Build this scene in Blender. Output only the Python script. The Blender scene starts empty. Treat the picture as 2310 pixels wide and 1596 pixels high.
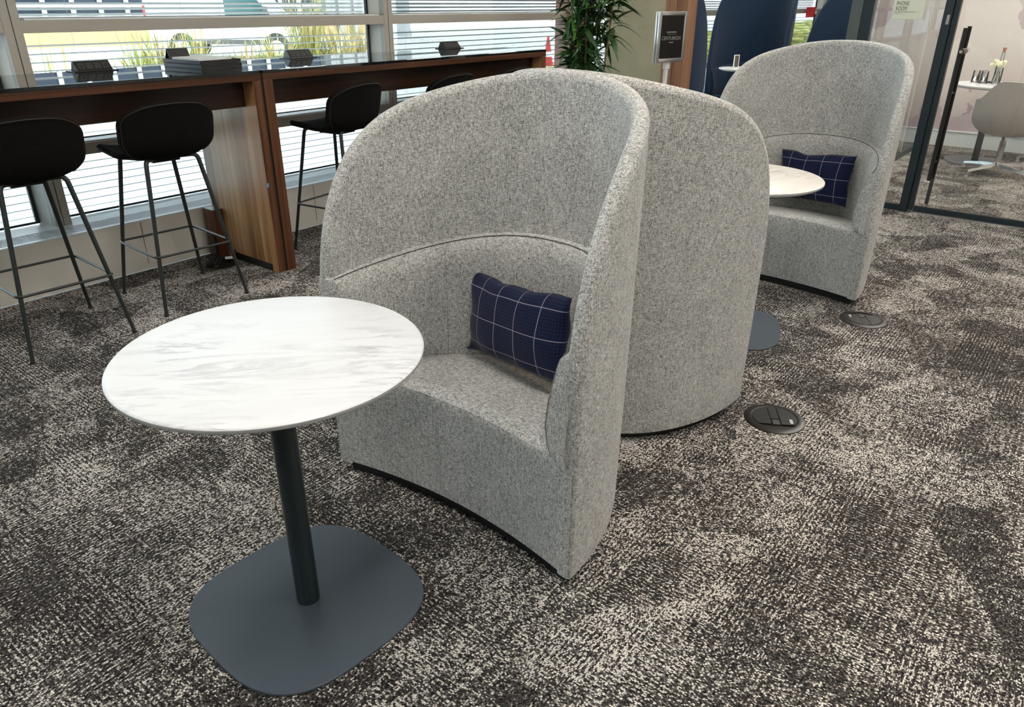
import bpy, bmesh, math, random
from mathutils import Vector, Matrix
import numpy as np
random.seed(7)
S = bpy.context.scene
COL = S.collection
PI = math.pi

# ------------------------------------------------------------------ camera, world, lights, exposure
F_PX = 1668.0
def _dir(px, py):
    v = Vector((px - 1155.0, -(py - 798.0), -F_PX)); v.normalize(); return v
_Z = -_dir(1140, 4300)                      # nadir vanishing point
_X = _dir(2615, 9); _X = (_X - _Z * _X.dot(_Z)).normalized()
_Y = _Z.cross(_X)
cam_d = bpy.data.cameras.new('camera'); cam = bpy.data.objects.new('camera', cam_d); COL.objects.link(cam)
cam_d.sensor_width = 36.0; cam_d.lens = 36.0 * F_PX / 2310.0; cam_d.clip_start = 0.05; cam_d.clip_end = 200
cam.matrix_world = Matrix.Translation((0, 0, 1.43)) @ Matrix((_X, _Y, _Z)).to_4x4()
S.camera = cam
S.view_settings.view_transform = 'Standard'; S.view_settings.look = 'None'
S.view_settings.exposure = 0.72; S.view_settings.gamma = 1.0; S.view_settings.use_curve_mapping = False
S.cycles.max_bounces = 10; S.cycles.diffuse_bounces = 5; S.cycles.transparent_max_bounces = 16
S.cycles.use_denoising = True
S.cycles.sample_clamp_indirect = 6.0

w = bpy.data.worlds.new('world'); S.world = w; w.use_nodes = True
wn = w.node_tree.nodes; wl = w.node_tree.links
bg = wn['Background']; bg.inputs[1].default_value = 4.2
bg.inputs[0].default_value = (0.68, 0.85, 1.0, 1)

sun_d = bpy.data.lights.new('sun', 'SUN'); sun_d.energy = 4.5; sun_d.angle = math.radians(1.0); sun_d.color = (1, 0.95, 0.86)
sun = bpy.data.objects.new('sun', sun_d); COL.objects.link(sun)
sun.rotation_euler = Vector((-0.25, 0.62, -0.75)).to_track_quat('-Z', 'Y').to_euler()

def area(name, loc, size, power, color, direction=(0, 0, -1), size_y=None):
    d = bpy.data.lights.new(name, 'AREA'); d.energy = power; d.color = color
    d.size = size
    if size_y: d.shape = 'RECTANGLE'; d.size_y = size_y
    o = bpy.data.objects.new(name, d); COL.objects.link(o); o.location = loc
    o.rotation_euler = Vector(direction).to_track_quat('-Z', 'Y').to_euler()
    return o
for k in range(-6, 8):                       # sky portals over the glazing, they give no light of their own
    p = area('window_portal', (0.38 + 2.54 * k + 2.54 * 0.5, 4.75, 1.78), 2.5, 1, (1, 1, 1), (0, -1, 0), 3.3)
    p.data.cycles.is_portal = True

# ------------------------------------------------------------------ helpers
def link(o, parent=None):
    COL.objects.link(o)
    if parent is not None: o.parent = parent
    return o
def tag(o, label=None, cat=None, group=None, kind=None):
    if label: o['label'] = label
    if cat: o['category'] = cat
    if group: o['group'] = group
    if kind: o['kind'] = kind
    return o
def thing(name, loc, label, cat, rot=0.0, group=None):
    o = bpy.data.objects.new(name, None); o.location = loc; o.rotation_euler = (0, 0, rot)
    o.empty_display_size = 0.1
    link(o); return tag(o, label, cat, group)
def mesh(name, verts, faces, mat, parent=None, smooth=True, loc=None):
    me = bpy.data.meshes.new(name); me.from_pydata([tuple(map(float, v)) for v in verts], [], faces); me.update()
    if smooth:
        me.polygons.foreach_set('use_smooth', [True] * len(me.polygons))
        try: me.set_sharp_from_angle(angle=math.radians(40))
        except Exception: pass
    if mat: me.materials.append(mat)
    o = bpy.data.objects.new(name, me)
    if loc: o.location = loc
    return link(o, parent)
def from_bm(name, bm, mat, parent=None, smooth=True, loc=None):
    bmesh.ops.recalc_face_normals(bm, faces=bm.faces)
    me = bpy.data.meshes.new(name); bm.to_mesh(me); bm.free()
    if smooth:
        me.polygons.foreach_set('use_smooth', [True] * len(me.polygons))
        me.set_sharp_from_angle(angle=math.radians(35))
    if mat: me.materials.append(mat)
    o = bpy.data.objects.new(name, me)
    if loc: o.location = loc
    return link(o, parent)
def bm_box(bm, x0, x1, y0, y1, z0, z1, bev=0.0, seg=2, M=None):
    r = bmesh.ops.create_cube(bm, size=1.0); vs = r['verts']
    for v in vs:
        v.co = Vector(((x0 + x1) / 2 + v.co.x * (x1 - x0), (y0 + y1) / 2 + v.co.y * (y1 - y0), (z0 + z1) / 2 + v.co.z * (z1 - z0)))
    if bev > 0:
        es = list({e for v in vs for e in v.link_edges})
        rr = bmesh.ops.bevel(bm, geom=es, offset=bev, segments=seg, profile=0.5, affect='EDGES')
        vs = list({v for f in rr['faces'] for v in f.verts} | {v for v in vs if v.is_valid})
    if M is not None:
        for v in vs: v.co = M @ v.co
def box(name, x0, x1, y0, y1, z0, z1, mat, parent=None, bev=0.0, seg=2, M=None):
    bm = bmesh.new(); bm_box(bm, min(x0, x1), max(x0, x1), min(y0, y1), max(y0, y1), min(z0, z1), max(z0, z1), bev, seg, M)
    o = from_bm(name, bm, mat, parent, smooth=bev > 0.004)
    if bev > 0.004: o.modifiers.new('weighted', 'WEIGHTED_NORMAL').keep_sharp = True
    return o
def struct(o, label=None):
    o['kind'] = 'structure'
    if label: o['label'] = label
    return o
def lathe(name, prof, mat, parent=None, n=64, loc=None, cx=0, cy=0):
    V = []; Fc = []; m = len(prof)
    for i in range(n):
        a = 2 * PI * i / n
        for r, z in prof: V.append((cx + r * math.cos(a), cy + r * math.sin(a), z))
    for i in range(n):
        j = (i + 1) % n
        for k in range(m - 1):
            Fc.append((i * m + k, j * m + k, j * m + k + 1, i * m + k + 1))
    if prof[0][0] > 1e-5: Fc.append([i * m for i in range(n)][::-1])
    if prof[-1][0] > 1e-5: Fc.append([i * m + m - 1 for i in range(n)])
    o = mesh(name, V, Fc, mat, parent, True, loc)
    bm = bmesh.new(); bm.from_mesh(o.data); bmesh.ops.remove_doubles(bm, verts=bm.verts, dist=1e-6)
    bmesh.ops.recalc_face_normals(bm, faces=bm.faces); bm.to_mesh(o.data); bm.free()
    return o
def tube_data(pts, r, n=10, closed=False):
    pts = [Vector(p) for p in pts]; N = len(pts)
    rs = r if isinstance(r, (list, tuple)) else [r] * N
    V = []; Fc = []
    t0 = None; up = None
    for i in range(N):
        if closed: t = (pts[(i + 1) % N] - pts[i - 1])
        else: t = pts[min(i + 1, N - 1)] - pts[max(i - 1, 0)]
        t.normalize()
        if up is None:
            up = Vector((0, 0, 1)) if abs(t.z) < 0.9 else Vector((1, 0, 0))
        a = (up - t * up.dot(t)).normalized(); b = t.cross(a); up = a
        for k in range(n):
            g = 2 * PI * k / n
            V.append(pts[i] + (a * math.cos(g) + b * math.sin(g)) * rs[i])
    last = N if closed else N - 1
    for i in range(last):
        j = (i + 1) % N
        for k in range(n):
            l = (k + 1) % n
            Fc.append((i * n + k, i * n + l, j * n + l, j * n + k))
    if not closed:
        Fc.append(list(range(n))[::-1]); Fc.append([(N - 1) * n + k for k in range(n)])
    return V, Fc
def tube(name, pts, r, mat, parent=None, n=10, closed=False):
    V, Fc = tube_data(pts, r, n, closed); return mesh(name, V, Fc, mat, parent)
def bend(pts, rad, n=5):
    """round the inner corners of a polyline"""
    P = [Vector(p) for p in pts]; out = [P[0]]
    for i in range(1, len(P) - 1):
        a = (P[i - 1] - P[i]).normalized(); b = (P[i + 1] - P[i]).normalized()
        p0 = P[i] + a * rad; p2 = P[i] + b * rad
        for k in range(n + 1):
            t = k / n; out.append(p0 * (1 - t) ** 2 + P[i] * 2 * t * (1 - t) + p2 * t * t)
    out.append(P[-1]); return out
def prism(name, poly, axis, a, b, mat, parent=None, bev=0.0, seg=2):
    """extrude a 2D polygon along axis from a to b. axis 'x': poly=(y,z); 'y': poly=(x,z); 'z': poly=(x,y)"""
    bm = bmesh.new()
    def P(p, t):
        return {'x': (t, p[0], p[1]), 'y': (p[0], t, p[1]), 'z': (p[0], p[1], t)}[axis]
    A = [bm.verts.new(P(p, a)) for p in poly]; B = [bm.verts.new(P(p, b)) for p in poly]
    bm.faces.new(A); bm.faces.new(B[::-1]); n = len(poly)
    for i in range(n): bm.faces.new((A[i], B[i], B[(i + 1) % n], A[(i + 1) % n]))
    bmesh.ops.recalc_face_normals(bm, faces=bm.faces)
    if bev > 0: bmesh.ops.bevel(bm, geom=[e for e in bm.edges], offset=bev, segments=seg, profile=0.5, affect='EDGES')
    o = from_bm(name, bm, mat, parent)
    if bev > 0: o.modifiers.new('weighted', 'WEIGHTED_NORMAL').keep_sharp = True
    return o
def text(name, body, size, mat, parent, M, font_shear=0.0, align='CENTER', ext=0.0006, spacing=1.0):
    c = bpy.data.curves.new(name, 'FONT'); c.body = body; c.size = size; c.align_x = align; c.extrude = ext; c.shear = font_shear
    c.space_character = spacing
    o = bpy.data.objects.new(name, c); COL.objects.link(o)
    dg = bpy.context.evaluated_depsgraph_get(); me = bpy.data.meshes.new_from_object(o.evaluated_get(dg))
    bpy.data.objects.remove(o); bpy.data.curves.remove(c)
    me.transform(M); me.materials.clear(); me.materials.append(mat)
    return link(bpy.data.objects.new(name, me), parent)
def copy_tree(o, parent=None):
    c = o.copy(); COL.objects.link(c)
    if parent is not None: c.parent = parent
    for ch in list(o.children): copy_tree(ch, c)
    return c

# ------------------------------------------------------------------ materials
def new_mat(name):
    m = bpy.data.materials.new(name); m.use_nodes = True
    nt = m.node_tree; b = nt.nodes['Principled BSDF']
    return m, nt, b
def N(nt, typ, **kw):
    n = nt.nodes.new(typ)
    for k, v in kw.items(): setattr(n, k, v)
    return n
def plain(name, col, rough=0.5, metal=0.0, spec=0.5, coat=0.0, var=0.06, vscale=30.0, bump=0.0, bscale=400.0):
    m, nt, b = new_mat(name)
    b.inputs['Roughness'].default_value = rough; b.inputs['Metallic'].default_value = metal
    b.inputs['Specular IOR Level'].default_value = spec; b.inputs['Coat Weight'].default_value = coat
    tc = N(nt, 'ShaderNodeTexCoord')
    no = N(nt, 'ShaderNodeTexNoise'); no.inputs['Scale'].default_value = vscale; no.inputs['Detail'].default_value = 3
    nt.links.new(tc.outputs['Object'], no.inputs['Vector'])
    mr = N(nt, 'ShaderNodeMapRange'); mr.inputs['To Min'].default_value = 1 - var; mr.inputs['To Max'].default_value = 1 + var
    nt.links.new(no.outputs['Fac'], mr.inputs['Value'])
    mx = N(nt, 'ShaderNodeVectorMath', operation='SCALE'); mx.inputs[0].default_value = col
    nt.links.new(mr.outputs[0], mx.inputs['Scale']); nt.links.new(mx.outputs[0], b.inputs['Base Color'])
    if bump:
        n2 = N(nt, 'ShaderNodeTexNoise'); n2.inputs['Scale'].default_value = bscale
        nt.links.new(tc.outputs['Object'], n2.inputs['Vector'])
        bp = N(nt, 'ShaderNodeBump'); bp.inputs['Strength'].default_value = bump; bp.inputs['Distance'].default_value = 0.002
        nt.links.new(n2.outputs['Fac'], bp.inputs['Height']); nt.links.new(bp.outputs[0], b.inputs['Normal'])
    return m
def math_n(nt, op, a, b=None, c=None, clamp=False):
    n = N(nt, 'ShaderNodeMath', operation=op); n.use_clamp = clamp
    for i, v in enumerate((a, b, c)):
        if v is None: continue
        if isinstance(v, (int, float)): n.inputs[i].default_value = v
        else: nt.links.new(v, n.inputs[i])
    return n.outputs[0]
def ramp(nt, fac, stops, interp='LINEAR'):
    r = N(nt, 'ShaderNodeValToRGB'); r.color_ramp.interpolation = interp
    e = r.color_ramp.elements
    while len(e) < len(stops): e.new(0.5)
    for el, (p, c) in zip(e, stops): el.position = p; el.color = (*c, 1)
    nt.links.new(fac, r.inputs[0]); return r.outputs[0]

def make_carpet():
    m, nt, b = new_mat('carpet_loops')
    b.inputs['Roughness'].default_value = 0.95; b.inputs['Specular IOR Level'].default_value = 0.1
    L = nt.links
    geo = N(nt, 'ShaderNodeNewGeometry')
    sep = N(nt, 'ShaderNodeSeparateXYZ'); L.new(geo.outputs['Position'], sep.inputs[0])
    x, y = sep.outputs[0], sep.outputs[1]
    flat = N(nt, 'ShaderNodeCombineXYZ'); L.new(x, flat.inputs[0]); L.new(y, flat.inputs[1])
    P = flat.outputs[0]
    # wobble so patch borders are slightly ragged
    wb = N(nt, 'ShaderNodeTexNoise'); wb.inputs['Scale'].default_value = 45; wb.inputs['Detail'].default_value = 3; L.new(P, wb.inputs['Vector'])
    wm = N(nt, 'ShaderNodeVectorMath', operation='MULTIPLY_ADD'); L.new(wb.outputs['Color'], wm.inputs[0]); wm.inputs[1].default_value = (0.022, 0.022, 0); L.new(P, wm.inputs[2])
    def patch(sx, sy, off, rnd_=0.8):
        mp = N(nt, 'ShaderNodeMapping'); mp.inputs['Scale'].default_value = (sx, sy, 1); mp.inputs['Location'].default_value = (off, off * 0.7, 0)
        L.new(wm.outputs[0], mp.inputs['Vector'])
        v = N(nt, 'ShaderNodeTexVoronoi', voronoi_dimensions='2D', distance='CHEBYCHEV'); v.inputs['Scale'].default_value = 1.0; v.inputs['Randomness'].default_value = rnd_
        L.new(mp.outputs[0], v.inputs['Vector']); s = N(nt, 'ShaderNodeSeparateColor'); L.new(v.outputs['Color'], s.inputs[0]); return s
    p1 = patch(2.7, 4.6, 3.3); p2 = patch(5.5, 2.6, 8.1); p3 = patch(9.0, 7.0, 1.7)
    big = N(nt, 'ShaderNodeTexNoise'); big.inputs['Scale'].default_value = 1.6; big.inputs['Detail'].default_value = 3; L.new(P, big.inputs['Vector'])
    clump = N(nt, 'ShaderNodeTexNoise'); clump.inputs['Scale'].default_value = 55; clump.inputs['Detail'].default_value = 3; L.new(P, clump.inputs['Vector'])
    sw = math_n(nt, 'GREATER_THAN', p1.outputs[1], 0.5)
    def streak(sx, sy):
        mp = N(nt, 'ShaderNodeMapping'); mp.inputs['Scale'].default_value = (sx, sy, 1); L.new(P, mp.inputs['Vector'])
        n = N(nt, 'ShaderNodeTexNoise', noise_dimensions='2D'); n.inputs['Scale'].default_value = 1.0; n.inputs['Detail'].default_value = 1.5; L.new(mp.outputs[0], n.inputs['Vector']); return n.outputs['Fac']
    sA, sB = streak(135, 7), streak(7, 135)
    smx = N(nt, 'ShaderNodeMix'); smx.data_type = 'FLOAT'; L.new(sw, smx.inputs[0]); L.new(sA, smx.inputs[2]); L.new(sB, smx.inputs[3])
    stk = smx.outputs[0]
    # rows of loops, their long side turned from patch to patch
    sx = math_n(nt, 'MULTIPLY_ADD', sw, 90.0, 185.0); sy = math_n(nt, 'MULTIPLY_ADD', sw, -90.0, 275.0)
    lx = math_n(nt, 'MULTIPLY', x, sx); ly = math_n(nt, 'MULTIPLY', y, sy)
    lv = N(nt, 'ShaderNodeCombineXYZ'); L.new(lx, lv.inputs[0]); L.new(ly, lv.inputs[1])
    vo = N(nt, 'ShaderNodeTexVoronoi', voronoi_dimensions='2D'); vo.inputs['Scale'].default_value = 1.0; vo.inputs['Randomness'].default_value = 0.62
    L.new(lv.outputs[0], vo.inputs['Vector'])
    cs = N(nt, 'ShaderNodeSeparateColor'); L.new(vo.outputs['Color'], cs.inputs[0])
    rc = N(nt, 'ShaderNodeMix'); rc.data_type = 'FLOAT'; L.new(sw, rc.inputs[0]); L.new(y, rc.inputs[2]); L.new(x, rc.inputs[3])
    rib = math_n(nt, 'SINE', math_n(nt, 'MULTIPLY', rc.outputs[0], 2 * PI * 77))
    ribon = math_n(nt, 'GREATER_THAN', p2.outputs[1], 0.5)
    rib = math_n(nt, 'MULTIPLY', math_n(nt, 'MULTIPLY', rib, ribon), 0.20)
    b1 = math_n(nt, 'MULTIPLY_ADD', p1.outputs[0], 0.36, rib)
    b2 = math_n(nt, 'MULTIPLY_ADD', p2.outputs[0], 0.28, b1)
    b2 = math_n(nt, 'MULTIPLY_ADD', p3.outputs[0], 0.24, b2)
    b3 = math_n(nt, 'MULTIPLY_ADD', big.outputs['Fac'], 0.30, b2)
    b3 = math_n(nt, 'MULTIPLY_ADD', stk, 0.75, b3)
    b4 = math_n(nt, 'MULTIPLY_ADD', clump.outputs['Fac'], 1.0, b3)
    bias = math_n(nt, 'SUBTRACT', b4, 1.13)
    dlt = math_n(nt, 'SUBTRACT', bias, cs.outputs[0])
    on = math_n(nt, 'MULTIPLY_ADD', dlt, 1.7, 0.5, clamp=True)
    dist = math_n(nt, 'MULTIPLY_ADD', vo.outputs['Distance'], -1.2, 1.25, clamp=True)
    lit = math_n(nt, 'MULTIPLY', on, dist)
    tone = math_n(nt, 'MULTIPLY_ADD', cs.outputs[1], 0.45, 0.65)
    lit = math_n(nt, 'MULTIPLY', lit, tone, clamp=True)
    lit = math_n(nt, 'MAXIMUM', lit, math_n(nt, 'MULTIPLY', math_n(nt, 'MULTIPLY', cs.outputs[2], cs.outputs[2]), math_n(nt, 'MULTIPLY', dist, 0.30)))
    col = ramp(nt, lit, [(0.0, (0.012, 0.011, 0.011)), (0.3, (0.12, 0.11, 0.102)), (0.85, (0.86, 0.82, 0.76))])
    L.new(col, b.inputs['Base Color'])
    bp = N(nt, 'ShaderNodeBump'); bp.inputs['Strength'].default_value = 0.6; bp.inputs['Distance'].default_value = 0.003
    L.new(dist, bp.inputs['Height']); L.new(bp.outputs[0], b.inputs['Normal'])
    return m

def make_tweed(name, dark, light, warm, scale=560.0, contrast=1.0, fleck=0.5):
    m, nt, b = new_mat(name); L = nt.links
    b.inputs['Roughness'].default_value = 0.9; b.inputs['Specular IOR Level'].default_value = 0.15
    b.inputs['Sheen Weight'].default_value = 0.15; b.inputs['Sheen Roughness'].default_value = 0.5
    tc = N(nt, 'ShaderNodeTexCoord')
    def streak(sc):
        mp = N(nt, 'ShaderNodeMapping'); mp.inputs['Scale'].default_value = sc
        L.new(tc.outputs['Object'], mp.inputs['Vector'])
        n = N(nt, 'ShaderNodeTexNoise'); n.inputs['Scale'].default_value = 1.0; n.inputs['Detail'].default_value = 3; n.inputs['Roughness'].default_value = 0.65
        L.new(mp.outputs[0], n.inputs['Vector']); return n.outputs['Fac']
    vert = streak((360, 360, 60)); hor = streak((80, 80, 440)); low = streak((9, 9, 7)); mid = streak((100, 100, 70))
    vo = N(nt, 'ShaderNodeTexVoronoi'); vo.inputs['Scale'].default_value = scale; vo.inputs['Randomness'].default_value = 0.6
    L.new(tc.outputs['Object'], vo.inputs['Vector'])
    cs = N(nt, 'ShaderNodeSeparateColor'); L.new(vo.outputs['Color'], cs.inputs[0])
    a = math_n(nt, 'MULTIPLY_ADD', vert, 1.1, -0.55); a = math_n(nt, 'MULTIPLY_ADD', hor, 1.1, a); a = math_n(nt, 'SUBTRACT', a, 0.55)
    a = math_n(nt, 'MULTIPLY_ADD', mid, 0.3, a); a = math_n(nt, 'SUBTRACT', a, 0.15)
    a = math_n(nt, 'MULTIPLY_ADD', math_n(nt, 'SUBTRACT', cs.outputs[0], 0.5), fleck, a)
    a = math_n(nt, 'MULTIPLY_ADD', math_n(nt, 'SUBTRACT', low, 0.5), 0.25, a)
    gap = math_n(nt, 'MULTIPLY', vo.outputs['Distance'], -0.25)
    a = math_n(nt, 'ADD', a, gap)
    a = math_n(nt, 'MULTIPLY_ADD', a, contrast, 0.62, clamp=True)
    mid_c = tuple((d + l) / 2 * w for d, l, w in zip(dark, light, warm))
    col = ramp(nt, a, [(0.0, dark), (0.5, mid_c), (1.0, light)])
    L.new(col, b.inputs['Base Color'])
    bp = N(nt, 'ShaderNodeBump'); bp.inputs['Strength'].default_value = 0.25; bp.inputs['Distance'].default_value = 0.0010
    L.new(a, bp.inputs['Height']); L.new(bp.outputs[0], b.inputs['Normal'])
    return m

def make_wood(name, c0, c1, c2, axis='z', rough=0.35, plank=0.0):
    m, nt, b = new_mat(name); L = nt.links
    b.inputs['Roughness'].default_value = rough; b.inputs['Specular IOR Level'].default_value = 0.4
    tc = N(nt, 'ShaderNodeTexCoord')
    sc = {'x': (0.7, 22, 22), 'y': (22, 0.7, 22), 'z': (22, 22, 0.7)}[axis]
    mp = N(nt, 'ShaderNodeMapping'); mp.inputs['Scale'].default_value = sc
    L.new(tc.outputs['Object'], mp.inputs['Vector'])
    n = N(nt, 'ShaderNodeTexNoise'); n.inputs['Scale'].default_value = 1.0; n.inputs['Detail'].default_value = 6; n.inputs['Roughness'].default_value = 0.62; n.inputs['Distortion'].default_value = 0.4
    L.new(mp.outputs[0], n.inputs['Vector'])
    mp2 = N(nt, 'ShaderNodeMapping'); mp2.inputs['Scale'].default_value = tuple(v * 9 if v > 1 else v * 6 for v in sc)
    L.new(tc.outputs['Object'], mp2.inputs['Vector'])
    n2 = N(nt, 'ShaderNodeTexNoise'); n2.inputs['Scale'].default_value = 1.0; n2.inputs['Detail'].default_value = 3
    L.new(mp2.outputs[0], n2.inputs['Vector'])
    f = math_n(nt, 'MULTIPLY_ADD', n2.outputs['Fac'], 0.35, n.outputs['Fac']); f = math_n(nt, 'SUBTRACT', f, 0.17)
    if plank:
        sp = N(nt, 'ShaderNodeSeparateXYZ'); L.new(tc.outputs['Object'], sp.inputs[0])
        pk = math_n(nt, 'FLOOR', math_n(nt, 'DIVIDE', sp.outputs[1], plank))
        wn_ = N(nt, 'ShaderNodeTexWhiteNoise', noise_dimensions='1D'); L.new(pk, wn_.inputs['W'])
        f = math_n(nt, 'MULTIPLY_ADD', math_n(nt, 'SUBTRACT', wn_.outputs['Value'], 0.5), 0.35, f)
    col = ramp(nt, f, [(0.28, c0), (0.5, c1), (0.75, c2)])
    L.new(col, b.inputs['Base Color'])
    return m

def make_marble(name, base, vein, ang):
    m, nt, b = new_mat(name); L = nt.links
    b.inputs['Roughness'].default_value = 0.28; b.inputs['Specular IOR Level'].default_value = 0.5
    tc = N(nt, 'ShaderNodeTexCoord')
    mp = N(nt, 'ShaderNodeMapping'); mp.inputs['Rotation'].default_value = (0, 0, ang); mp.inputs['Scale'].default_value = (1, 1, 1)
    L.new(tc.outputs['Object'], mp.inputs['Vector'])
    mp2 = N(nt, 'ShaderNodeMapping'); mp2.inputs['Scale'].default_value = (2.2, 13, 8); L.new(mp.outputs[0], mp2.inputs['Vector'])
    n1 = N(nt, 'ShaderNodeTexNoise'); n1.inputs['Scale'].default_value = 1.0; n1.inputs['Detail'].default_value = 9; n1.inputs['Roughness'].default_value = 0.62; n1.inputs['Distortion'].default_value = 0.7
    L.new(mp2.outputs[0], n1.inputs['Vector'])
    ridge = math_n(nt, 'ABSOLUTE', math_n(nt, 'SUBTRACT', n1.outputs['Fac'], 0.5))
    vein_f = math_n(nt, 'MULTIPLY_ADD', ridge, -26.0, 1.0, clamp=True)
    n2 = N(nt, 'ShaderNodeTexNoise'); n2.inputs['Scale'].default_value = 3.0; n2.inputs['Detail'].default_value = 4; L.new(mp.outputs[0], n2.inputs['Vector'])
    mask = math_n(nt, 'MULTIPLY_ADD', n2.outputs['Fac'], 5.0, -2.35, clamp=True)
    cl = N(nt, 'ShaderNodeTexNoise'); cl.inputs['Scale'].default_value = 1.6; cl.inputs['Detail'].default_value = 6; cl.inputs['Roughness'].default_value = 0.7; L.new(mp2.outputs[0], cl.inputs['Vector'])
    cloud = math_n(nt, 'MULTIPLY_ADD', cl.outputs['Fac'], 1.9, -0.85, clamp=True)
    f = math_n(nt, 'MULTIPLY', vein_f, mask)
    f = math_n(nt, 'MULTIPLY_ADD', cloud, 0.28, f, clamp=True)
    col = ramp(nt, f, [(0.0, base), (0.3, tuple(a * 0.9 for a in base)), (1.0, vein)])
    L.new(col, b.inputs['Base Color'])
    return m

def make_plaid():
    m, nt, b = new_mat('navy_windowpane_check'); L = nt.links
    b.inputs['Roughness'].default_value = 0.85; b.inputs['Specular IOR Level'].default_value = 0.2
    b.inputs['Sheen Weight'].default_value = 0.1
    uv = N(nt, 'ShaderNodeTexCoord'); sp = N(nt, 'ShaderNodeSeparateXYZ'); L.new(uv.outputs['UV'], sp.inputs[0])
    def lines(c, per, w, ph):
        f = math_n(nt, 'FRACT', math_n(nt, 'DIVIDE', math_n(nt, 'ADD', c, ph), per))
        d = math_n(nt, 'ABSOLUTE', math_n(nt, 'SUBTRACT', f, 0.5))
        return math_n(nt, 'LESS_THAN', d, w / per / 2)
    big = math_n(nt, 'MAXIMUM', lines(sp.outputs[0], 0.094, 0.0022, 0.0), lines(sp.outputs[1], 0.092, 0.0022, 0.045))
    sm1 = math_n(nt, 'SINE', math_n(nt, 'MULTIPLY', sp.outputs[0], 2 * PI / 0.0095)); sm2 = math_n(nt, 'SINE', math_n(nt, 'MULTIPLY', sp.outputs[1], 2 * PI / 0.0105))
    small = math_n(nt, 'MULTIPLY_ADD', math_n(nt, 'ADD', sm1, sm2), 0.25, 0.5, clamp=True)
    base = ramp(nt, small, [(0, (0.002, 0.0035, 0.013)), (1, (0.010, 0.018, 0.068))])
    mx = N(nt, 'ShaderNodeMix'); mx.data_type = 'RGBA'; L.new(big, mx.inputs[0]); L.new(base, mx.inputs[6]); mx.inputs[7].default_value = (0.34, 0.31, 0.38, 1)
    L.new(mx.outputs[2], b.inputs['Base Color'])
    return m

def make_glass(name, tint=(1, 1, 1), refl=1.0, ior=1.45):
    m = bpy.data.materials.new(name); m.use_nodes = True; nt = m.node_tree; nt.nodes.clear(); L = nt.links
    out = N(nt, 'ShaderNodeOutputMaterial'); tr = N(nt, 'ShaderNodeBsdfTransparent'); tr.inputs[0].default_value = (*tint, 1)
    gl = N(nt, 'ShaderNodeBsdfGlossy'); gl.inputs['Roughness'].default_value = 0.0; fr = N(nt, 'ShaderNodeFresnel'); fr.inputs[0].default_value = ior
    f = math_n(nt, 'MULTIPLY', fr.outputs[0], refl, clamp=True)
    mx = N(nt, 'ShaderNodeMixShader'); L.new(f, mx.inputs[0]); L.new(tr.outputs[0], mx.inputs[1]); L.new(gl.outputs[0], mx.inputs[2]); L.new(mx.outputs[0], out.inputs[0])
    return m

def make_mural():
    m, nt, b = new_mat('watercolour_mural'); L = nt.links
    b.inputs['Roughness'].default_value = 0.7
    tc = N(nt, 'ShaderNodeTexCoord')
    mp = N(nt, 'ShaderNodeMapping'); mp.inputs['Location'].default_value = (0, 3.1, 0.4); L.new(tc.outputs['Object'], mp.inputs['Vector'])
    wob = N(nt, 'ShaderNodeTexNoise'); wob.inputs['Scale'].default_value = 3.5; wob.inputs['Detail'].default_value = 5; L.new(mp.outputs[0], wob.inputs['Vector'])
    wm = N(nt, 'ShaderNodeVectorMath', operation='MULTIPLY_ADD'); L.new(wob.outputs['Color'], wm.inputs[0]); wm.inputs[1].default_value = (0.35, 0.35, 0.35); L.new(mp.outputs[0], wm.inputs[2])
    vo = N(nt, 'ShaderNodeTexVoronoi', feature='F1'); vo.inputs['Scale'].default_value = 1.9; L.new(wm.outputs[0], vo.inputs['Vector'])
    cs = N(nt, 'ShaderNodeSeparateColor'); L.new(vo.outputs['Color'], cs.inputs[0])
    sp = N(nt, 'ShaderNodeSeparateXYZ'); L.new(tc.outputs['Object'], sp.inputs[0])
    low = math_n(nt, 'MULTIPLY_ADD', sp.outputs[2], -0.9, 0.95, clamp=True)
    f = math_n(nt, 'MULTIPLY_ADD', cs.outputs[0], 0.62, math_n(nt, 'MULTIPLY', low, 0.55))
    f = math_n(nt, 'MULTIPLY_ADD', wob.outputs['Fac'], 0.3, math_n(nt, 'SUBTRACT', f, 0.15), clamp=True)
    col = ramp(nt, f, [(0.0, (0.78, 0.74, 0.70)), (0.35, (0.72, 0.63, 0.60)), (0.6, (0.55, 0.45, 0.47)), (0.85, (0.42, 0.32, 0.35)), (1.0, (0.30, 0.21, 0.25))])
    L.new(col, b.inputs['Base Color'])
    return m

M = {}
M['carpet'] = make_carpet()
M['tweed'] = make_tweed('grey_tweed', (0.085, 0.085, 0.082), (0.84, 0.84, 0.82), (1.0, 1.0, 0.985), contrast=1.15)
M['navy'] = make_tweed('navy_velour', (0.004, 0.009, 0.020), (0.028, 0.055, 0.105), (0.9, 0.95, 1.0), contrast=0.7)
M['stool_fabric'] = make_tweed('charcoal_fabric', (0.002, 0.002, 0.002), (0.013, 0.0125, 0.012), (1, 1, 1), scale=600, contrast=0.8)
M['stool_fabric'].node_tree.nodes['Principled BSDF'].inputs['Sheen Weight'].default_value = 0.0
M['stool_fabric'].node_tree.nodes['Principled BSDF'].inputs['Specular IOR Level'].default_value = 0.08
M['chair_fabric'] = plain('warm_grey_upholstery', (0.50, 0.46, 0.43), 0.85, bump=0.2)
M['plaid'] = make_plaid()
M['walnut'] = make_wood('walnut_vertical', (0.040, 0.015, 0.007), (0.105, 0.040, 0.017), (0.19, 0.08, 0.035), 'z')
M['walnut_x'] = make_wood('walnut_lengthwise', (0.028, 0.010, 0.005), (0.075, 0.026, 0.011), (0.14, 0.052, 0.022), 'x')
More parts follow.
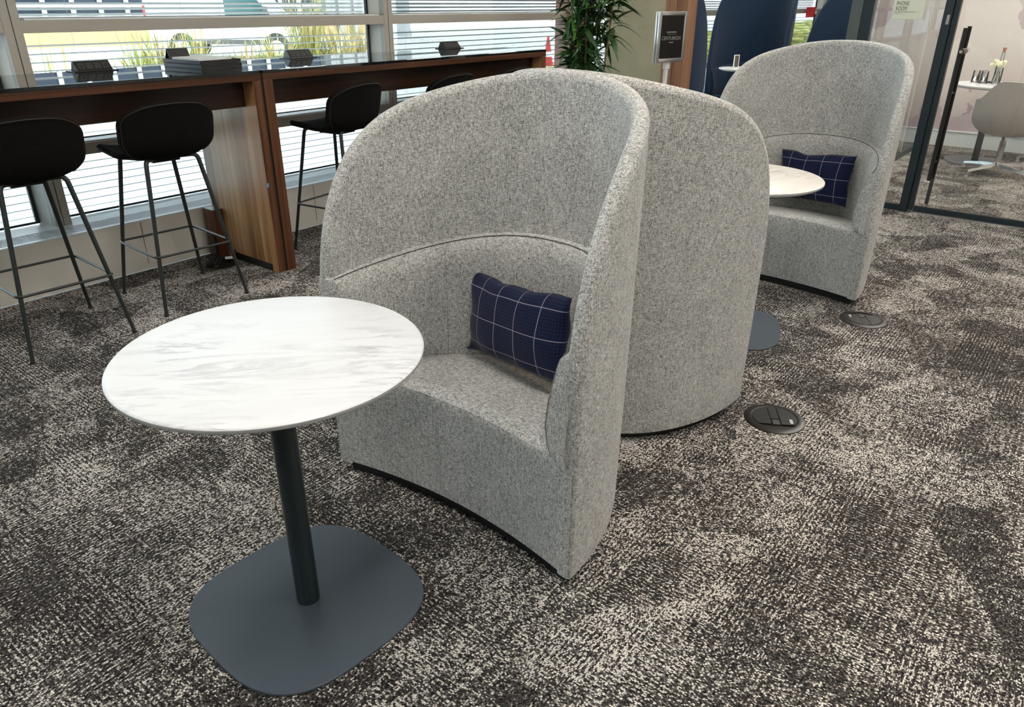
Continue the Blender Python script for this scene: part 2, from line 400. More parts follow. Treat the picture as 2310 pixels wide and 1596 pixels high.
M['walnut_dark'] = make_wood('walnut_recessed_apron', (0.012, 0.005, 0.003), (0.028, 0.011, 0.005), (0.05, 0.02, 0.010), 'x')
M['walnut_lit'] = make_wood('walnut_lit_face', (0.20, 0.090, 0.034), (0.38, 0.20, 0.085), (0.56, 0.36, 0.18), 'z', 0.3, plank=0.13)  # lighter walnut copy, window light on the panel put into the colour
M['oak_trim'] = make_wood('wall_end_wood', (0.16, 0.075, 0.04), (0.27, 0.14, 0.08), (0.38, 0.21, 0.13), 'z')
M['marble'] = make_marble('white_travertine_laminate', (0.79, 0.81, 0.83), (0.46, 0.46, 0.49), math.radians(46))
M['marble2'] = make_marble('cream_veined_laminate', (0.85, 0.80, 0.73), (0.35, 0.28, 0.22), math.radians(20))
M['edge'] = plain('table_edge', (0.50, 0.51, 0.51), 0.4, var=0.02)
M['steel'] = plain('blue_grey_powder_coat', (0.085, 0.108, 0.135), 0.30, metal=0.15, spec=0.8, var=0.05, bump=0.08, bscale=900)
M['pole'] = plain('dark_powder_coat', (0.012, 0.022, 0.026), 0.3, spec=0.55)
M['piping'] = plain('brown_black_piping', (0.022, 0.015, 0.012), 0.85)
M['leg'] = plain('stool_leg_paint', (0.018, 0.023, 0.022), 0.38, spec=0.6)
M['frame'] = plain('taupe_window_frame', (0.42, 0.395, 0.345), 0.45, var=0.02)
M['reveal'] = plain('white_reveal', (0.74, 0.75, 0.70), 0.5, var=0.04, vscale=8)
M['sill'] = plain('pale_sill', (0.70, 0.74, 0.76), 0.35, var=0.02)
M['heater'] = plain('warm_white_heater_panel', (0.74, 0.71, 0.64), 0.5, var=0.02)
M['slat_light'] = plain('upper_slat_paint', (0.46, 0.455, 0.43), 0.45, var=0.02)
M['gasket'] = plain('black_gasket', (0.012, 0.016, 0.018), 0.5)
M['slat'] = plain('blind_slat_paint', (0.34, 0.33, 0.31), 0.45, var=0.02)
M['black'] = plain('black_plastic', (0.012, 0.012, 0.012), 0.38, var=0.1)
M['black_trim'] = plain('black_plinth', (0.006, 0.006, 0.006), 0.6)
M['brown_black'] = plain('bronze_black_floor_box', (0.016, 0.013, 0.011), 0.3)
M['dark_grey'] = plain('dark_grey_plastic', (0.045, 0.043, 0.038), 0.45)
M['counter_glass'] = plain('back_painted_glass', (0.008, 0.010, 0.011), 0.03, spec=0.9, coat=0.3, var=0.0)
M['glass'] = make_glass('window_glass', (0.97, 0.99, 0.98), 0.8)
M['room_glass'] = make_glass('partition_glass', (0.95, 0.96, 0.95), 2.2)
M['drink_glass'] = make_glass('tumbler_glass', (0.97, 0.975, 0.975), 1.1)
M['post'] = plain('blue_black_door_frame', (0.014, 0.024, 0.030), 0.35)
M['post_lit'] = plain('lit_corner_post_face', (0.075, 0.092, 0.09), 0.45)  # paler post colour with the light on its face painted in
M['chrome'] = plain('polished_aluminium', (0.72, 0.71, 0.70), 0.14, metal=1.0, var=0.02)
M['alu'] = plain('brushed_aluminium', (0.72, 0.70, 0.68), 0.3, metal=0.85, var=0.03)
M['white'] = plain('white_paint', (0.80, 0.80, 0.78), 0.5, var=0.02)
M['whiteboard'] = plain('white_skirting', (0.72, 0.78, 0.78), 0.45, var=0.02)
M['mural'] = make_mural()
M['ceiling'] = plain('ceiling_paint', (0.72, 0.71, 0.68), 0.8, var=0.02)
M['wall'] = plain('warm_wall_paint', (0.62, 0.60, 0.56), 0.8, var=0.02)
M['beige'] = plain('olive_beige_wallcovering', (0.36, 0.33, 0.215), 0.75, var=0.22, vscale=5)
M['pink_wood'] = plain('pink_brown_pier', (0.36, 0.22, 0.18), 0.6, var=0.1, vscale=8)
M['leaf'] = plain('dark_leaf', (0.028, 0.085, 0.020), 0.38, spec=0.5, var=0.5, vscale=14)
M['leaf_bright'] = plain('fresh_leaf', (0.13, 0.30, 0.035), 0.38, spec=0.5, var=0.3, vscale=14)
M['cane'] = plain('plant_cane', (0.27, 0.20, 0.11), 0.7, var=0.3, vscale=40)
M['soil'] = plain('potting_soil', (0.03, 0.02, 0.015), 0.9, bump=0.8, bscale=80)
M['pot'] = plain('grey_planter', (0.09, 0.09, 0.09), 0.5)
M['concrete'] = plain('pale_concrete_paving', (0.46, 0.45, 0.43), 0.85, var=0.06, vscale=2)
M['kerb'] = plain('kerb_stone', (0.60, 0.58, 0.54), 0.85)
M['kerb_yellow'] = plain('kerb_yellow_paint', (0.62, 0.42, 0.10), 0.7)
M['grass_mat'] = plain('ornamental_grass_blade', (0.17, 0.21, 0.035), 0.6, var=0.5, vscale=6)
M['straw'] = plain('dry_grass_stem', (0.34, 0.26, 0.11), 0.7, var=0.4, vscale=6)
M['mulch'] = plain('dry_mulch', (0.33, 0.27, 0.13), 0.9, var=0.3, vscale=8)
M['tan_wall'] = plain('sandstone_base', (0.27, 0.185, 0.10), 0.85, var=0.08, vscale=2)
M['white_wall'] = plain('white_render', (0.78, 0.77, 0.75), 0.8, var=0.03)
M['grey_wall'] = plain('grey_concrete_wall', (0.20, 0.20, 0.19), 0.85, var=0.15, vscale=3)
M['dark_window'] = plain('dark_office_glazing', (0.012, 0.017, 0.028), 0.12, spec=0.25)
M['van_white'] = plain('van_paint', (0.62, 0.63, 0.64), 0.25, coat=0.5, var=0.01)
M['tyre'] = plain('tyre_rubber', (0.02, 0.02, 0.02), 0.8)
M['teal_glass'] = plain('vehicle_window', (0.03, 0.07, 0.07), 0.1, spec=0.3)
M['red'] = plain('red_plastic', (0.55, 0.02, 0.02), 0.4)
M['orange'] = plain('orange_barrier', (0.75, 0.16, 0.04), 0.5)
M['hedge'] = plain('yellow_green_shrub', (0.30, 0.30, 0.06), 0.8, var=0.4, vscale=10)
M['paper'] = plain('paper', (0.78, 0.79, 0.78), 0.6, var=0.02)
M['sign_ivory'] = plain('ivory_sign_board', (0.62, 0.65, 0.54), 0.5, var=0.02)
M['ink'] = plain('dark_ink', (0.05, 0.055, 0.05), 0.6)
M['grey_ink'] = plain('pale_grey_print', (0.28, 0.28, 0.27), 0.6)
M['poster'] = plain('black_poster', (0.018, 0.016, 0.015), 0.25)
M['tape'] = plain('blue_masking_tape', (0.12, 0.32, 0.55), 0.7)
M['screen'] = plain('menu_card_print', (0.10, 0.09, 0.07), 0.4)
M['flower'] = plain('cream_blossom', (0.80, 0.78, 0.52), 0.7, var=0.15, vscale=60)
M['stem'] = plain('flower_stem', (0.08, 0.16, 0.05), 0.6)
M['cork'] = plain('cork_stopper', (0.50, 0.24, 0.14), 0.8)
M['person_red'] = plain('red_jacket', (0.5, 0.04, 0.05), 0.8)
M['cable'] = plain('black_cable', (0.01, 0.01, 0.01), 0.5)
M['seam'] = plain('seam_and_crease_shade', (0.10, 0.10, 0.10), 0.9)  # real seam lines, and the painted shadow of the pad's top crease
lm, lnt, lb = new_mat('lamp_diffuser'); lb.inputs['Base Color'].default_value = (0.9, 0.9, 0.88, 1)
lb.inputs['Emission Color'].default_value = (1.0, 0.935, 0.855, 1); lb.inputs['Emission Strength'].default_value = 17.0; M['lamp'] = lm

# ------------------------------------------------------------------ room shell
YM, YG = 4.461, 4.60            # inner face of the mullions, glass plane
YH, ZH = 4.237, 0.293           # heater casing face, top
XE = 23.0; XW = -14.0
fl = box('floor', XW, XE, -5, YG, -0.12, -0.008, M['dark_grey']); struct(fl, 'carpeted floor slab')
tiles_me = None
TS = 0.5
for i in range(-2, 32):
    for j in range(-4, 10):
        x0, y0 = i * TS, j * TS - 0.27
        # keep the tiles that the photograph can see
        cx, cy = x0 + 0.25, y0 + 0.25
        if y0 + TS > YH + 0.02 and y0 > YH - 0.05: continue
        if tiles_me is None:
            bm = bmesh.new(); bm_box(bm, 0, TS - 0.0006, 0, TS - 0.0006, -0.007, 0.0)
            tiles_me = bpy.data.meshes.new('carpet_tile'); bmesh.ops.recalc_face_normals(bm, faces=bm.faces); bm.to_mesh(tiles_me); bm.free()
            tiles_me.materials.append(M['carpet'])
        p = cam.matrix_world.inverted() @ Vector((cx, cy, 0))
        vis = p.z < -0.2 and -1.25 < p.x / -p.z * F_PX / 1155 < 1.25 and -1.35 < p.y / -p.z * F_PX / 798 < 1.1
        if not vis: continue
        o = bpy.data.objects.new('carpet_tile', tiles_me); o.location = (x0, y0, 0); link(o, fl)
# rest of the carpet out of view
for (a, b_, c_, d_) in ((XW, -1.0, -5, 4.25), (-1.0, XE, -5, -2.27)):
    o = box('carpet_border', a, b_, c_, d_, -0.0075, -0.0006, M['carpet'], fl)
o = box('carpet_underlay', -1.0, XE, -2.27, 4.3, -0.0078, -0.0065, M['dark_grey'], fl)

struct(box('ceiling', XW, XE, -5, 4.75, 3.45, 3.7, M['ceiling']), 'flat white ceiling')
struct(box('wall_back', XW - 0.2, XW, -5, 4.75, -0.1, 3.7, M['wall']), 'plain wall behind the camera')
struct(box('wall_right', XW, XE, -5.2, -5, -0.1, 3.7, M['wall']), 'plain side wall')
struct(box('wall_far', XE, XE + 0.2, -5.2, 4.75, -0.1, 3.7, M['wall']), 'far end wall')
# unseen ceiling lamps for fill; the last few added to brighten the phone room
for lx, ly in ((-2.2, -1.5), (-2.2, 1.8), (0.9, -2.6), (0.9, 0.3), (3.0, -2.6), (3.0, -0.4), (5.6, -2.6), (5.4, 0.6), (7.9, 0.2), (8.6, 2.9), (12.0, 2.5), (5.2, 2.7), (0.6, 2.4), (8.6, -0.6), (7.3, 1.0), (8.9, 1.0)):
    t = thing('ceiling_light', (lx, ly, 3.43), 'square recessed ceiling lamp overhead, out of the picture', 'light', group='square ceiling lamps overhead')
    box('diffuser', -0.3, 0.3, -0.3, 0.3, -0.012, 0.0, M['lamp'], t)
    box('frame', -0.33, 0.33, -0.33, 0.33, -0.004, 0.02, M['white'], t)

for k, (lx, ly, aim) in enumerate(((1.7, -0.3, 0), (3.3, 0.2, 0), (4.4, 0.2, 0), (2.2, 0.9, 0), (2.6, 2.9, 0))):
    t = thing('downlight', (lx, ly, 3.43), 'small round warm downlight overhead, out of the picture', 'light', group='round downlights above the seating')
    lathe('bezel', [(0.055, 0.02), (0.055, -0.004), (0.04, -0.004), (0.04, 0.02)], M['white'], t, 24)
    d = bpy.data.lights.new('downlight_lamp', 'SPOT'); d.energy = 24; d.color = (1.0, 0.70, 0.45); d.spot_size = math.radians(34); d.spot_blend = 0.8; d.shadow_soft_size = 0.03
    o = bpy.data.objects.new('downlight_lamp', d); o.location = (0, 0, -0.01); link(o, t)
# window wall -------------------------------------------------------------
MX = [1.618 + 2.54 * k for k in range(-6, 9)]           # mullion centres
for k, mx in enumerate(MX):
    o = struct(box('trim_%d' % (k + 14), mx - 0.012, mx + 0.012, YM + 0.004, YG + 0.03, 0.27, 3.45, M['gasket']), 'vertical window mullion')
    box('mullion_face', mx - 0.042, mx - 0.002, YM, YM + 0.05, 0.27, 3.45, M['frame'], o, 0.002)
    box('mullion_face', mx + 0.002, mx + 0.042, YM, YM + 0.05, 0.27, 3.45, M['frame'], o, 0.002)
    # splayed white reveals each side
    prism('reveal', [(mx - 0.040, YM + 0.05), (mx - 0.012, YM + 0.05), (mx - 0.012, YG + 0.02), (mx - 0.070, YG + 0.02)], 'z', 0.27, 3.45, M['reveal'], o)
    prism('reveal', [(mx + 0.040, YM + 0.05), (mx + 0.012, YM + 0.05), (mx + 0.012, YG + 0.02), (mx + 0.070, YG + 0.02)], 'z', 0.27, 3.45, M['reveal'], o)
    box('gasket', mx - 0.088, mx - 0.070, YG, YG + 0.02, 0.3, 3.45, M['gasket'], o)
    box('gasket', mx + 0.070, mx + 0.088, YG, YG + 0.02, 0.3, 3.45, M['gasket'], o)
edges = [XW] + MX + [XE]
MULL0 = 5
PANES = ((0.30, 0.648), (0.718, 1.272), (1.338, 3.30))
slat_meshes = {}
def slat_mesh(length, chord, tilt, key):
    if key in slat_meshes: return slat_meshes[key]
    bm = bmesh.new()
    Mx = Matrix.Rotation(-tilt, 4, 'X')
    bm_box(bm, 0, length, -chord / 2, chord / 2, -0.0011, 0.0011, M=Mx)
    bmesh.ops.recalc_face_normals(bm, faces=bm.faces)
    me = bpy.data.meshes.new('slat'); bm.to_mesh(me); bm.free(); me.materials.append(M['slat_light'] if key[1] == 0 else M['slat'])
    slat_meshes[key] = me; return me
bay_words = ['far behind the camera', 'seventh behind the camera', 'sixth behind the camera', 'fifth behind the camera', 'fourth behind the camera', 'off the left edge', 'left of the first mullion', 'between the two mullions', 'behind the far counter half', 'behind the plant', 'beside the navy booths', 'past the navy booths', 'second bay past the booths', 'third bay past the booths', 'fourth bay past the booths', 'last bay']
for b in range(len(edges) - 1):
    xa = edges[b] + (0.07 if b > 0 else 0); xb = edges[b + 1] - (0.07 if b < len(edges) - 2 else 0)
    if xb - xa < 0.3: continue
    win = box('window_%d' % (b + 1), xa - 0.028, xb + 0.028, YM + 0.002, YG + 0.02, 1.275, 1.335, M['frame'], None, 0.002); struct(win, 'taupe framed window bay %s' % bay_words[b])
    box('transom_ledge', xa, xb, YM + 0.02, YG + 0.02, 1.3352, 1.342, M['sill'], win)
    box('transom', xa - 0.028, xb + 0.028, YM + 0.002, YG + 0.02, 0.65, 0.712, M['frame'], win, 0.002)
    box('transom_ledge', xa, xb, YM + 0.02, YG + 0.02, 0.7122, 0.719, M['sill'], win)
    for z0, z1 in PANES: box('pane', xa - 0.005, xb + 0.005, YG + 0.006, YG + 0.012, z0 - 0.01, z1 + 0.01, M['glass'], win)
    for z0, z1 in PANES: box('gasket', xa, xb, YG - 0.004, YG + 0.004, z0 - 0.004, z0 + 0.008, M['gasket'], win)
    box('head', xa - 0.028, xb + 0.028, YM, YG + 0.02, 3.30, 3.45, M['frame'], win)
    for pi_, (z0, z1, pitch, tilt, chord, where) in enumerate(((1.345, 3.27, 0.0275, math.radians(27), 0.026, 'upper'), (0.725, 1.27, 0.0425, math.radians(13.5), 0.035, 'middle'), (0.31, 0.645, 0.0425, math.radians(19), 0.035, 'lower'))):
        t = thing('venetian_blind', (xa, YG + 0.06, z0), 'slat blind in the %s pane, bay %s' % (where, bay_words[b]), 'blind')
        n = int((z1 - z0) / pitch); me = slat_mesh(xb - xa, chord, tilt, (round(xb - xa, 3), pi_))
        single = n if pi_ > 0 else 7
        if b > 8 or b < 6: single = 0
        for k in range(single):
            o = bpy.data.objects.new('slat', me); o.location = (0, 0, 0.012 + k * pitch + random.uniform(-0.001, 0.001)); link(o, t)
        if n > single:
            bm = bmesh.new()
            for k in range(single, n):
                bm_box(bm, 0, xb - xa, -chord / 2, chord / 2, -0.0009, 0.0009, M=Matrix.Translation((0, 0, 0.012 + k * pitch)) @ Matrix.Rotation(-tilt, 4, 'X'))
            o = from_bm('upper_slats' if single else 'slats', bm, M['slat_light'] if pi_ == 0 else M['slat'], t, smooth=False); o['kind'] = 'stuff'
        for q in (0.12, 0.5, 0.88):
            tube('cord', [((xb - xa) * q, 0, 0), ((xb - xa) * q, 0, z1 - z0)], 0.0008, M['slat'], t, 5)

# heater casing and sill
ht = box('trim_8', XW, XE, YH, YH + 0.012, 0.035, ZH - 0.004, M['heater'], None); struct(ht, 'low warm white heater casing under the windows')
box('skirting_strip', XW, XE, YH + 0.004, YH + 0.016, 0.0, 0.034, M['heater'], ht)
box('top_lip', XW, XE, YH - 0.002, YH + 0.028, ZH - 0.012, ZH, M['sill'], ht, 0.002)
box('back_lip', XW, XE, YH + 0.172, YH + 0.19, ZH - 0.012, ZH, M['sill'], ht)
box('casing_well', XW, XE, YH + 0.02, YH + 0.19, 0.15, 0.17, M['gasket'], ht)
bm = bmesh.new(); x = -0.6
while x < 9.0:
    bm_box(bm, x, x + 0.0050, YH + 0.026, YH + 0.174, ZH - 0.004, ZH - 0.001); x += 0.0108
o = from_bm('grille_bars', bm, M['sill'], ht, smooth=False); o['kind'] = 'stuff'
x = 0.71
while x < XE:
    box('panel_joint', x, x + 0.003, YH - 0.0008, YH + 0.003, 0.035, ZH - 0.012, M['dark_grey'], ht); x += 1.22
sl = prism('window_sill', [(YH + 0.19, 0.17), (YH + 0.19, ZH), (YM + 0.0, ZH - 0.002), (YG + 0.02, ZH - 0.005), (YG + 0.02, 0.17)], 'x', XW, XE, M['sill'], ht)

# ------------------------------------------------------------------ phone room (glass box on the right)
XG = 6.2; YS = 1.672
pr = box('trim_9', XG, XG + 0.05, 1.137, 1.596, 0.0, 0.045, M['post']); struct(pr, 'dark bottom rail of the phone room front glazing')
box('bottom_rail', XG + 0.005, XG + 0.045, -1.4, 1.045, 0.0, 0.018, M['post'], pr)
box('bottom_rail_edge', XG - 0.012, XG + 0.004, -1.4, 1.045, 0.0, 0.008, M['alu'], pr)
box('door_rail', XG + 0.008, XG + 0.042, -0.02, 1.04, 0.02, 0.05, M['post'], pr)
box('head_rail', XG, XG + 0.06, -1.4, 1.748, 2.3, 2.36, M['post'], pr)
c5 = box('trim_10', XG - 0.006, XG + 0.07, 1.596, 1.672, 0.0, 2.36, M['post']); struct(c5, 'dark corner post of the phone room, its lit face coloured paler')
box('post_lit_face', XG - 0.010, XG + 0.07, 1.672, 1.750, 0.0, 2.36, M['post_lit'], c5)  # lit face of the post, drawn as a paler strip
c6 = box('trim_11', XG - 0.012, XG + 0.075, 1.083, 1.137, 0.0, 2.36, M['post']); struct(c6, 'dark door post of the phone room')
box('door_stile', XG - 0.002, XG + 0.055, 1.046, 1.080, 0.018, 2.3, M['post'], c6, 0.003)
box('door_seal', XG + 0.01, XG + 0.05, 1.080, 1.084, 0.02, 2.3, M['gasket'], c6)
lbl = box('etched_label', XG - 0.0130, XG - 0.0119, 1.094, 1.112, 1.30, 1.36, M['grey_ink'], c6)
g1 = box('window_8', XG + 0.018, XG + 0.028, 1.137, 1.596, 0.045, 2.3, M['room_glass']); struct(g1, 'fixed glass pane of the phone room front')
g2 = box('door_1', XG + 0.018, XG + 0.028, -0.02, 1.046, 0.05, 2.3, M['room_glass']); struct(g2, 'sliding glass door of the phone room')
g3 = box('window_9', XG + 0.07, 9.6, YS, YS + 0.01, 0.05, 2.3, M['room_glass']); struct(g3, 'side glass pane of the phone room')
g4 = box('trim_12', XG + 0.07, 9.6, YS - 0.02, YS + 0.03, 0.0, 0.05, M['post']); struct(g4, 'dark bottom rail of the phone room side glazing')
box('top_rail', XG + 0.07, 9.6, YS - 0.02, YS + 0.03, 2.3, 2.36, M['post'], g4)
box('joint_strip', 8.55, 8.556, YS - 0.003, YS + 0.013, 0.05, 2.3, M['white'], g4)
ew = box('wall_end', 9.6, 9.72, -1.5, 1.75, 0.0, 3.45, M['mural']); struct(ew, 'phone room end wall with a pink and grey watercolour mural')
bb = box('baseboard_end', 9.585, 9.6, -1.5, 1.66, 0.0, 0.165, M['whiteboard'], None, 0.003); struct(bb, 'white baseboard below the mural')
box('baseboard_cap', 9.578, 9.6, -1.5, 1.66, 0.152, 0.166, M['whiteboard'], bb, 0.003)
pw = box('wall_phone_room', XG + 0.05, 9.6, -1.52, -1.4, 0.0, 3.45, M['wall']); struct(pw, 'phone room right wall')
# door pull
t = thing('door_pull', (XG, 0.975, 0.26), 'long black vertical pull bar with lock on the glass door', 'door handle')
tube('outer_bar', [(-0.055, 0, 0.0), (-0.055, 0, 1.022)], 0.0135, M['black'], t, 14)
tube('inner_bar', [(0.095, 0.0, -0.20), (0.095, 0.0, 1.03)], 0.0135, M['black'], t, 14)
for zz in (0.12, 0.60):
    tube('standoff', [(-0.055, 0, zz), (0.095, 0, zz)], 0.006, M['black'], t)
lk = tube('lock_cylinder', [(-0.095, -0.012, 0.875), (-0.02, -0.012, 0.875), (0.10, -0.012, 0.875)], 0.019, M['black'], t, 20)
lathe_l = tube('key_face', [(-0.098, -0.012, 0.875), (-0.094, -0.012, 0.875)], 0.011, M['chrome'], lk, 16)
tube('chrome_collar', [(0.03, -0.012, 0.875), (0.085, -0.012, 0.875)], 0.020, M['chrome'], lk, 20)

# phone room sign
t = thing('room_sign', (XG - 0.012, 1.357, 1.327), 'ivory sign reading PHONE ROOM on the glass', 'sign')
sg = box('sign_board', -0.012, 0.0, -0.097, 0.105, 0.0, 0.26, M['sign_ivory'], t, 0.002)
T = Matrix.Translation((-0.0125, 0.088, 0)) @ Matrix(((0, 0, -1, 0), (-1, 0, 0, 0), (0, 1, 0, 0), (0, 0, 0, 1)))
T = T @ Matrix.Diagonal((0.66, 1, 1, 1))
text('lettering', 'PHONE', 0.037, M['ink'], t, Matrix.Translation((0, 0, 0.090)) @ T, align='LEFT', ext=0.0003)
text('lettering', 'ROOM', 0.037, M['ink'], t, Matrix.Translation((0, 0, 0.057)) @ T, align='LEFT', ext=0.0003)
box('rule', -0.0135, -0.0121, -0.045, 0.098, 0.048, 0.0495, M['ink'], t)
box('small_print', -0.0132, -0.0121, 0.035, 0.085, 0.036, 0.038, M['grey_ink'], t)

# ------------------------------------------------------------------ partition wall, pier
t = struct(box('wall_partition', 6.28, 6.44, 3.29, 3.88, 0.0, 3.45, M['beige']), 'short partition wall with olive beige covering')
box('wood_end', 6.27, 6.45, 3.085, 3.29, 0.0, 3.45, M['oak_trim'], t, 0.002)
box('wood_groove', 6.266, 6.28, 3.18, 3.183, 0.0, 3.45, M['dark_grey'], t)
p_ = struct(box('trim_13', 6.50, 6.62, 4.25, 4.60, 0.0, 3.45, M['pink_wood']), 'pink brown window pier behind the plant')
box('dark_edge', 6.46, 6.50, 4.24, 4.30, 0.0, 3.45, M['walnut'], p_)

# ------------------------------------------------------------------ high back lounge chair
ZK_S = np.array([0, .2, .316, .447, .5916, .7416, .883, 1.0])
ZK_Z = np.array([.578, .778, .925, 1.015, 1.092, 1.160, 1.210, 1.240])
_pf = np.polyfit(ZK_S, ZK_Z, 4)
def chair_meshes(zs=1.0, mat=None, plinth=None):
    A0, D0, PP, QQ, FL, FY = .466, .594, 2.277, 1.988, .0324, .0219
    CH = 0.062                      # how far the front bows in
    def plan(th):
        s, c = math.sin(th), max(0.0, math.cos(th))
        return (A0 * math.copysign(abs(s) ** (2 / PP), s), D0 * c ** (2 / QQ))
    def rimz(u):
        s = math.sqrt(max(0, min(1, u / D0))); z = float(np.polyval(_pf, s)) - 0.016
        return z if zs == 1.0 else (0.56 + (z - 0.56) * zs if z > .56 else z)
    def P(y, u, z): return Vector((u * (1 + FL * z) + 0.010, y * (1 + FY * z), z))
    # dense rim, resampled by arclength
    dn = [(-PI / 2 + PI * i / 4000) for i in range(4001)]
    pts = []
    for th in dn:
        y, u = plan(th); pts.append(P(y, u, rimz(u)))
    acc = [0]
    for i in range(1, len(pts)): acc.append(acc[-1] + (pts[i] - pts[i - 1]).length)
    NU = 150; ths = list(np.interp(np.linspace(0, acc[-1], NU + 1), acc, dn))
    NV = 30
    grid = []
    for th in ths:
        y, u = plan(th); zr = rimz(u); col = []
        for k in range(NV + 1):
            z = 0.036 + (zr - 0.036) * (k / NV)
            # base edge rounds in slightly towards the back
            tuck = 0.012 * max(0, 1 - (z - 0.03) / 0.03) ** 2
            yy = y * (1 - tuck); uu = u * (1 - tuck * 0.8)
            col.append(P(yy, uu, z))
        grid.append(col)
    G = np.array([[tuple(v) for v in c] for c in grid])       # [NU+1, NV+1, 3]
    # inward horizontal normals from the plan
    nor = np.zeros_like(G)
    for i in range(NU + 1):
        a, b = G[max(0, i - 1), NV // 2], G[min(NU, i + 1), NV // 2]
        if i < 2: a, b = G[0, 10], G[3, 10]
        if i > NU - 2: a, b = G[NU - 3, 10], G[NU, 10]
        t = (b - a); t[2] = 0; t /= np.linalg.norm(t)
        nn = np.array([t[1], -t[0], 0])
        c = np.array([0.25, 0, 0]) - G[i, 3]; c[2] = 0
        if nn @ c < 0: nn = -nn
        nor[i, :] = nn
    TH = 0.046
    inner = G + nor * TH
    # boundary: front bottom (-), up the front edge, over the rim, down the front edge (+)
    bnd = [(0, k) for k in range(NV)] + [(i, NV) for i in range(NU + 1)] + [(NU, k) for k in range(NV - 1, -1, -1)]
    V = []; Fc = []
    idx_o = {}; idx_i = {}
    for i in range(NU + 1):
        for k in range(NV + 1):
            idx_o[(i, k)] = len(V); V.append(G[i, k])
    for i in range(NU + 1):
        for k in range(NV + 1):
            idx_i[(i, k)] = len(V); V.append(inner[i, k])
    for i in range(NU):
        for k in range(NV):
            Fc.append((idx_o[(i, k)], idx_o[(i + 1, k)], idx_o[(i + 1, k + 1)], idx_o[(i, k + 1)]))
            Fc.append((idx_i[(i, k)], idx_i[(i, k + 1)], idx_i[(i + 1, k + 1)], idx_i[(i + 1, k)]))
    # rounded lip
    NS = 7; prev = None
    BP = np.array([G[i, k] for i, k in bnd])
    # smooth tangents
    for j, (i, k) in enumerate(bnd):
        a = BP[max(0, j - 2)]; b = BP[min(len(BP) - 1, j + 2)]
        t = b - a; t /= np.linalg.norm(t); n = nor[i, k]
        out = np.cross(n, t); out /= np.linalg.norm(out)
        cen = np.array([0.30, 0, 0.45])
        if out @ (G[i, k] - cen) < 0: out = -out
        zf = G[i, k][2]
        soft = min(1.0, max(0.0, (zf - 0.42) / 0.25))
        ring = [idx_o[(i, k)]]
        for s in range(1, NS):
            g = PI * s / NS
            bul = (TH / 2) * math.sin(g) if soft >= 1 else (TH / 2) * math.sin(g) * soft + 0.010 * (1 - abs(math.cos(g)) ** 8) * (1 - soft)
            off = TH * (1 - math.cos(g)) / 2
            ring.append(len(V)); V.append(G[i, k] + n * off + out * bul)
        ring.append(idx_i[(i, k)])
        if prev:
            for s in range(NS): Fc.append((prev[s], prev[s + 1], ring[s + 1], ring[s]))
        prev = ring
    # underside
    for i in range(NU):
        Fc.append((idx_o[(i, 0)], idx_i[(i, 0)], idx_i[(i + 1, 0)], idx_o[(i + 1, 0)]))
    shell = (V, Fc)
    # ------ lower back pad
    def seam(u): return 0.685 + 0.075 * min(1, u / D0)
    prof = [(-0.01, 0.0), (0.022, 0.004), (0.038, 0.03), (0.050, 0.12), (0.058, 0.30), (0.060, 0.50), (0.059, 0.72), (0.056, 0.86), (0.048, 0.95), (0.030, 0.99), (-0.004, 1.0)][::-1]
    Vp = []; Fp = []; m = len(prof); cols = []
    zb = 0.30
    Rows = []
    for i in range(NU + 1):
        y, u = plan(ths[i]); n = nor[i, 0]; zb = 0.30 + 0.082 * math.exp(-(u / 0.05) ** 2); zt = min(seam(u), rimz(u) + 0.02) if u > 0.03 else min(seam(u), rimz(u) + 0.13)
        row = []
        for q, (d, h) in enumerate(prof):
            z = zb + (zt - zb) * h
            base = np.array(P(y, u, z)); f = 1.0
            arm = math.exp(-(u / 0.16) ** 2)          # arms a little fuller near the front
            taper = 1 - 0.55 * max(0, h - 0.35) / 0.65
            dd = d * (1 + (1.12 * taper - 1) * arm) if d > 0 else d
            row.append(base + n * (TH - 0.001 + dd) + np.array([-0.006, 0, 0]) * math.exp(-(u / 0.01) ** 2))
        Rows.append(row)
    # front caps: extra rounded rows
    def cap(row, sgn):
        out = []
        cen = np.array([r for r in row]).mean(axis=0)
        for f_, dx in ((0.55, -0.014), (0.85, -0.011), (1.0, 0.0)):
            pass
        return out
    for row in Rows:
        cols.append([len(Vp) + q for q in range(m)]); Vp += row
    for i in range(len(cols) - 1):
        for q in range(m - 1): Fp.append((cols[i][q], cols[i + 1][q], cols[i + 1][q + 1], cols[i][q + 1]))
    for e in (0, -1):                                   # bulged front faces of the arms
        row = cols[e]; base = [Vp[q] for q in row]
        n = nor[0 if e == 0 else NU, 0]
        prev = row
        for f_, dx in ((0.35, -0.011), (0.75, -0.013), (0.95, -0.012), (1.0, 0.02)):
            cur = []
            for q in range(m):
                b0 = np.array(base[q]); w0 = b0 - n * (prof[q][0] * 1.12 + 0.014)
                cur.append(len(Vp)); Vp.append(b0 * (1 - f_) + w0 * f_ + np.array([dx, 0, 0]))
            for q in range(m - 1): Fp.append((prev[q], cur[q], cur[q + 1], prev[q + 1]))
            prev = cur
    # ------ seat + front panel (closed loft)
    def bow(y): return CH * (1 - (y / A0) ** 2)
    def seat_z(x, y): return 0.402 - 0.085 * max(0, x / 0.5) + 0.012 * math.cos(y / A0 * PI / 2)
    Vs = []; Fs = []; NR = 26; NC = 44
    def halfw(x):                    # inner half width available at depth x
        c = min(1.0, max(0.0, x / D0)); th = math.acos(c ** (QQ / 2)) if c < 1 else 0
        return A0 * (math.sin(th) ** (2 / PP))
    XB = 0.535
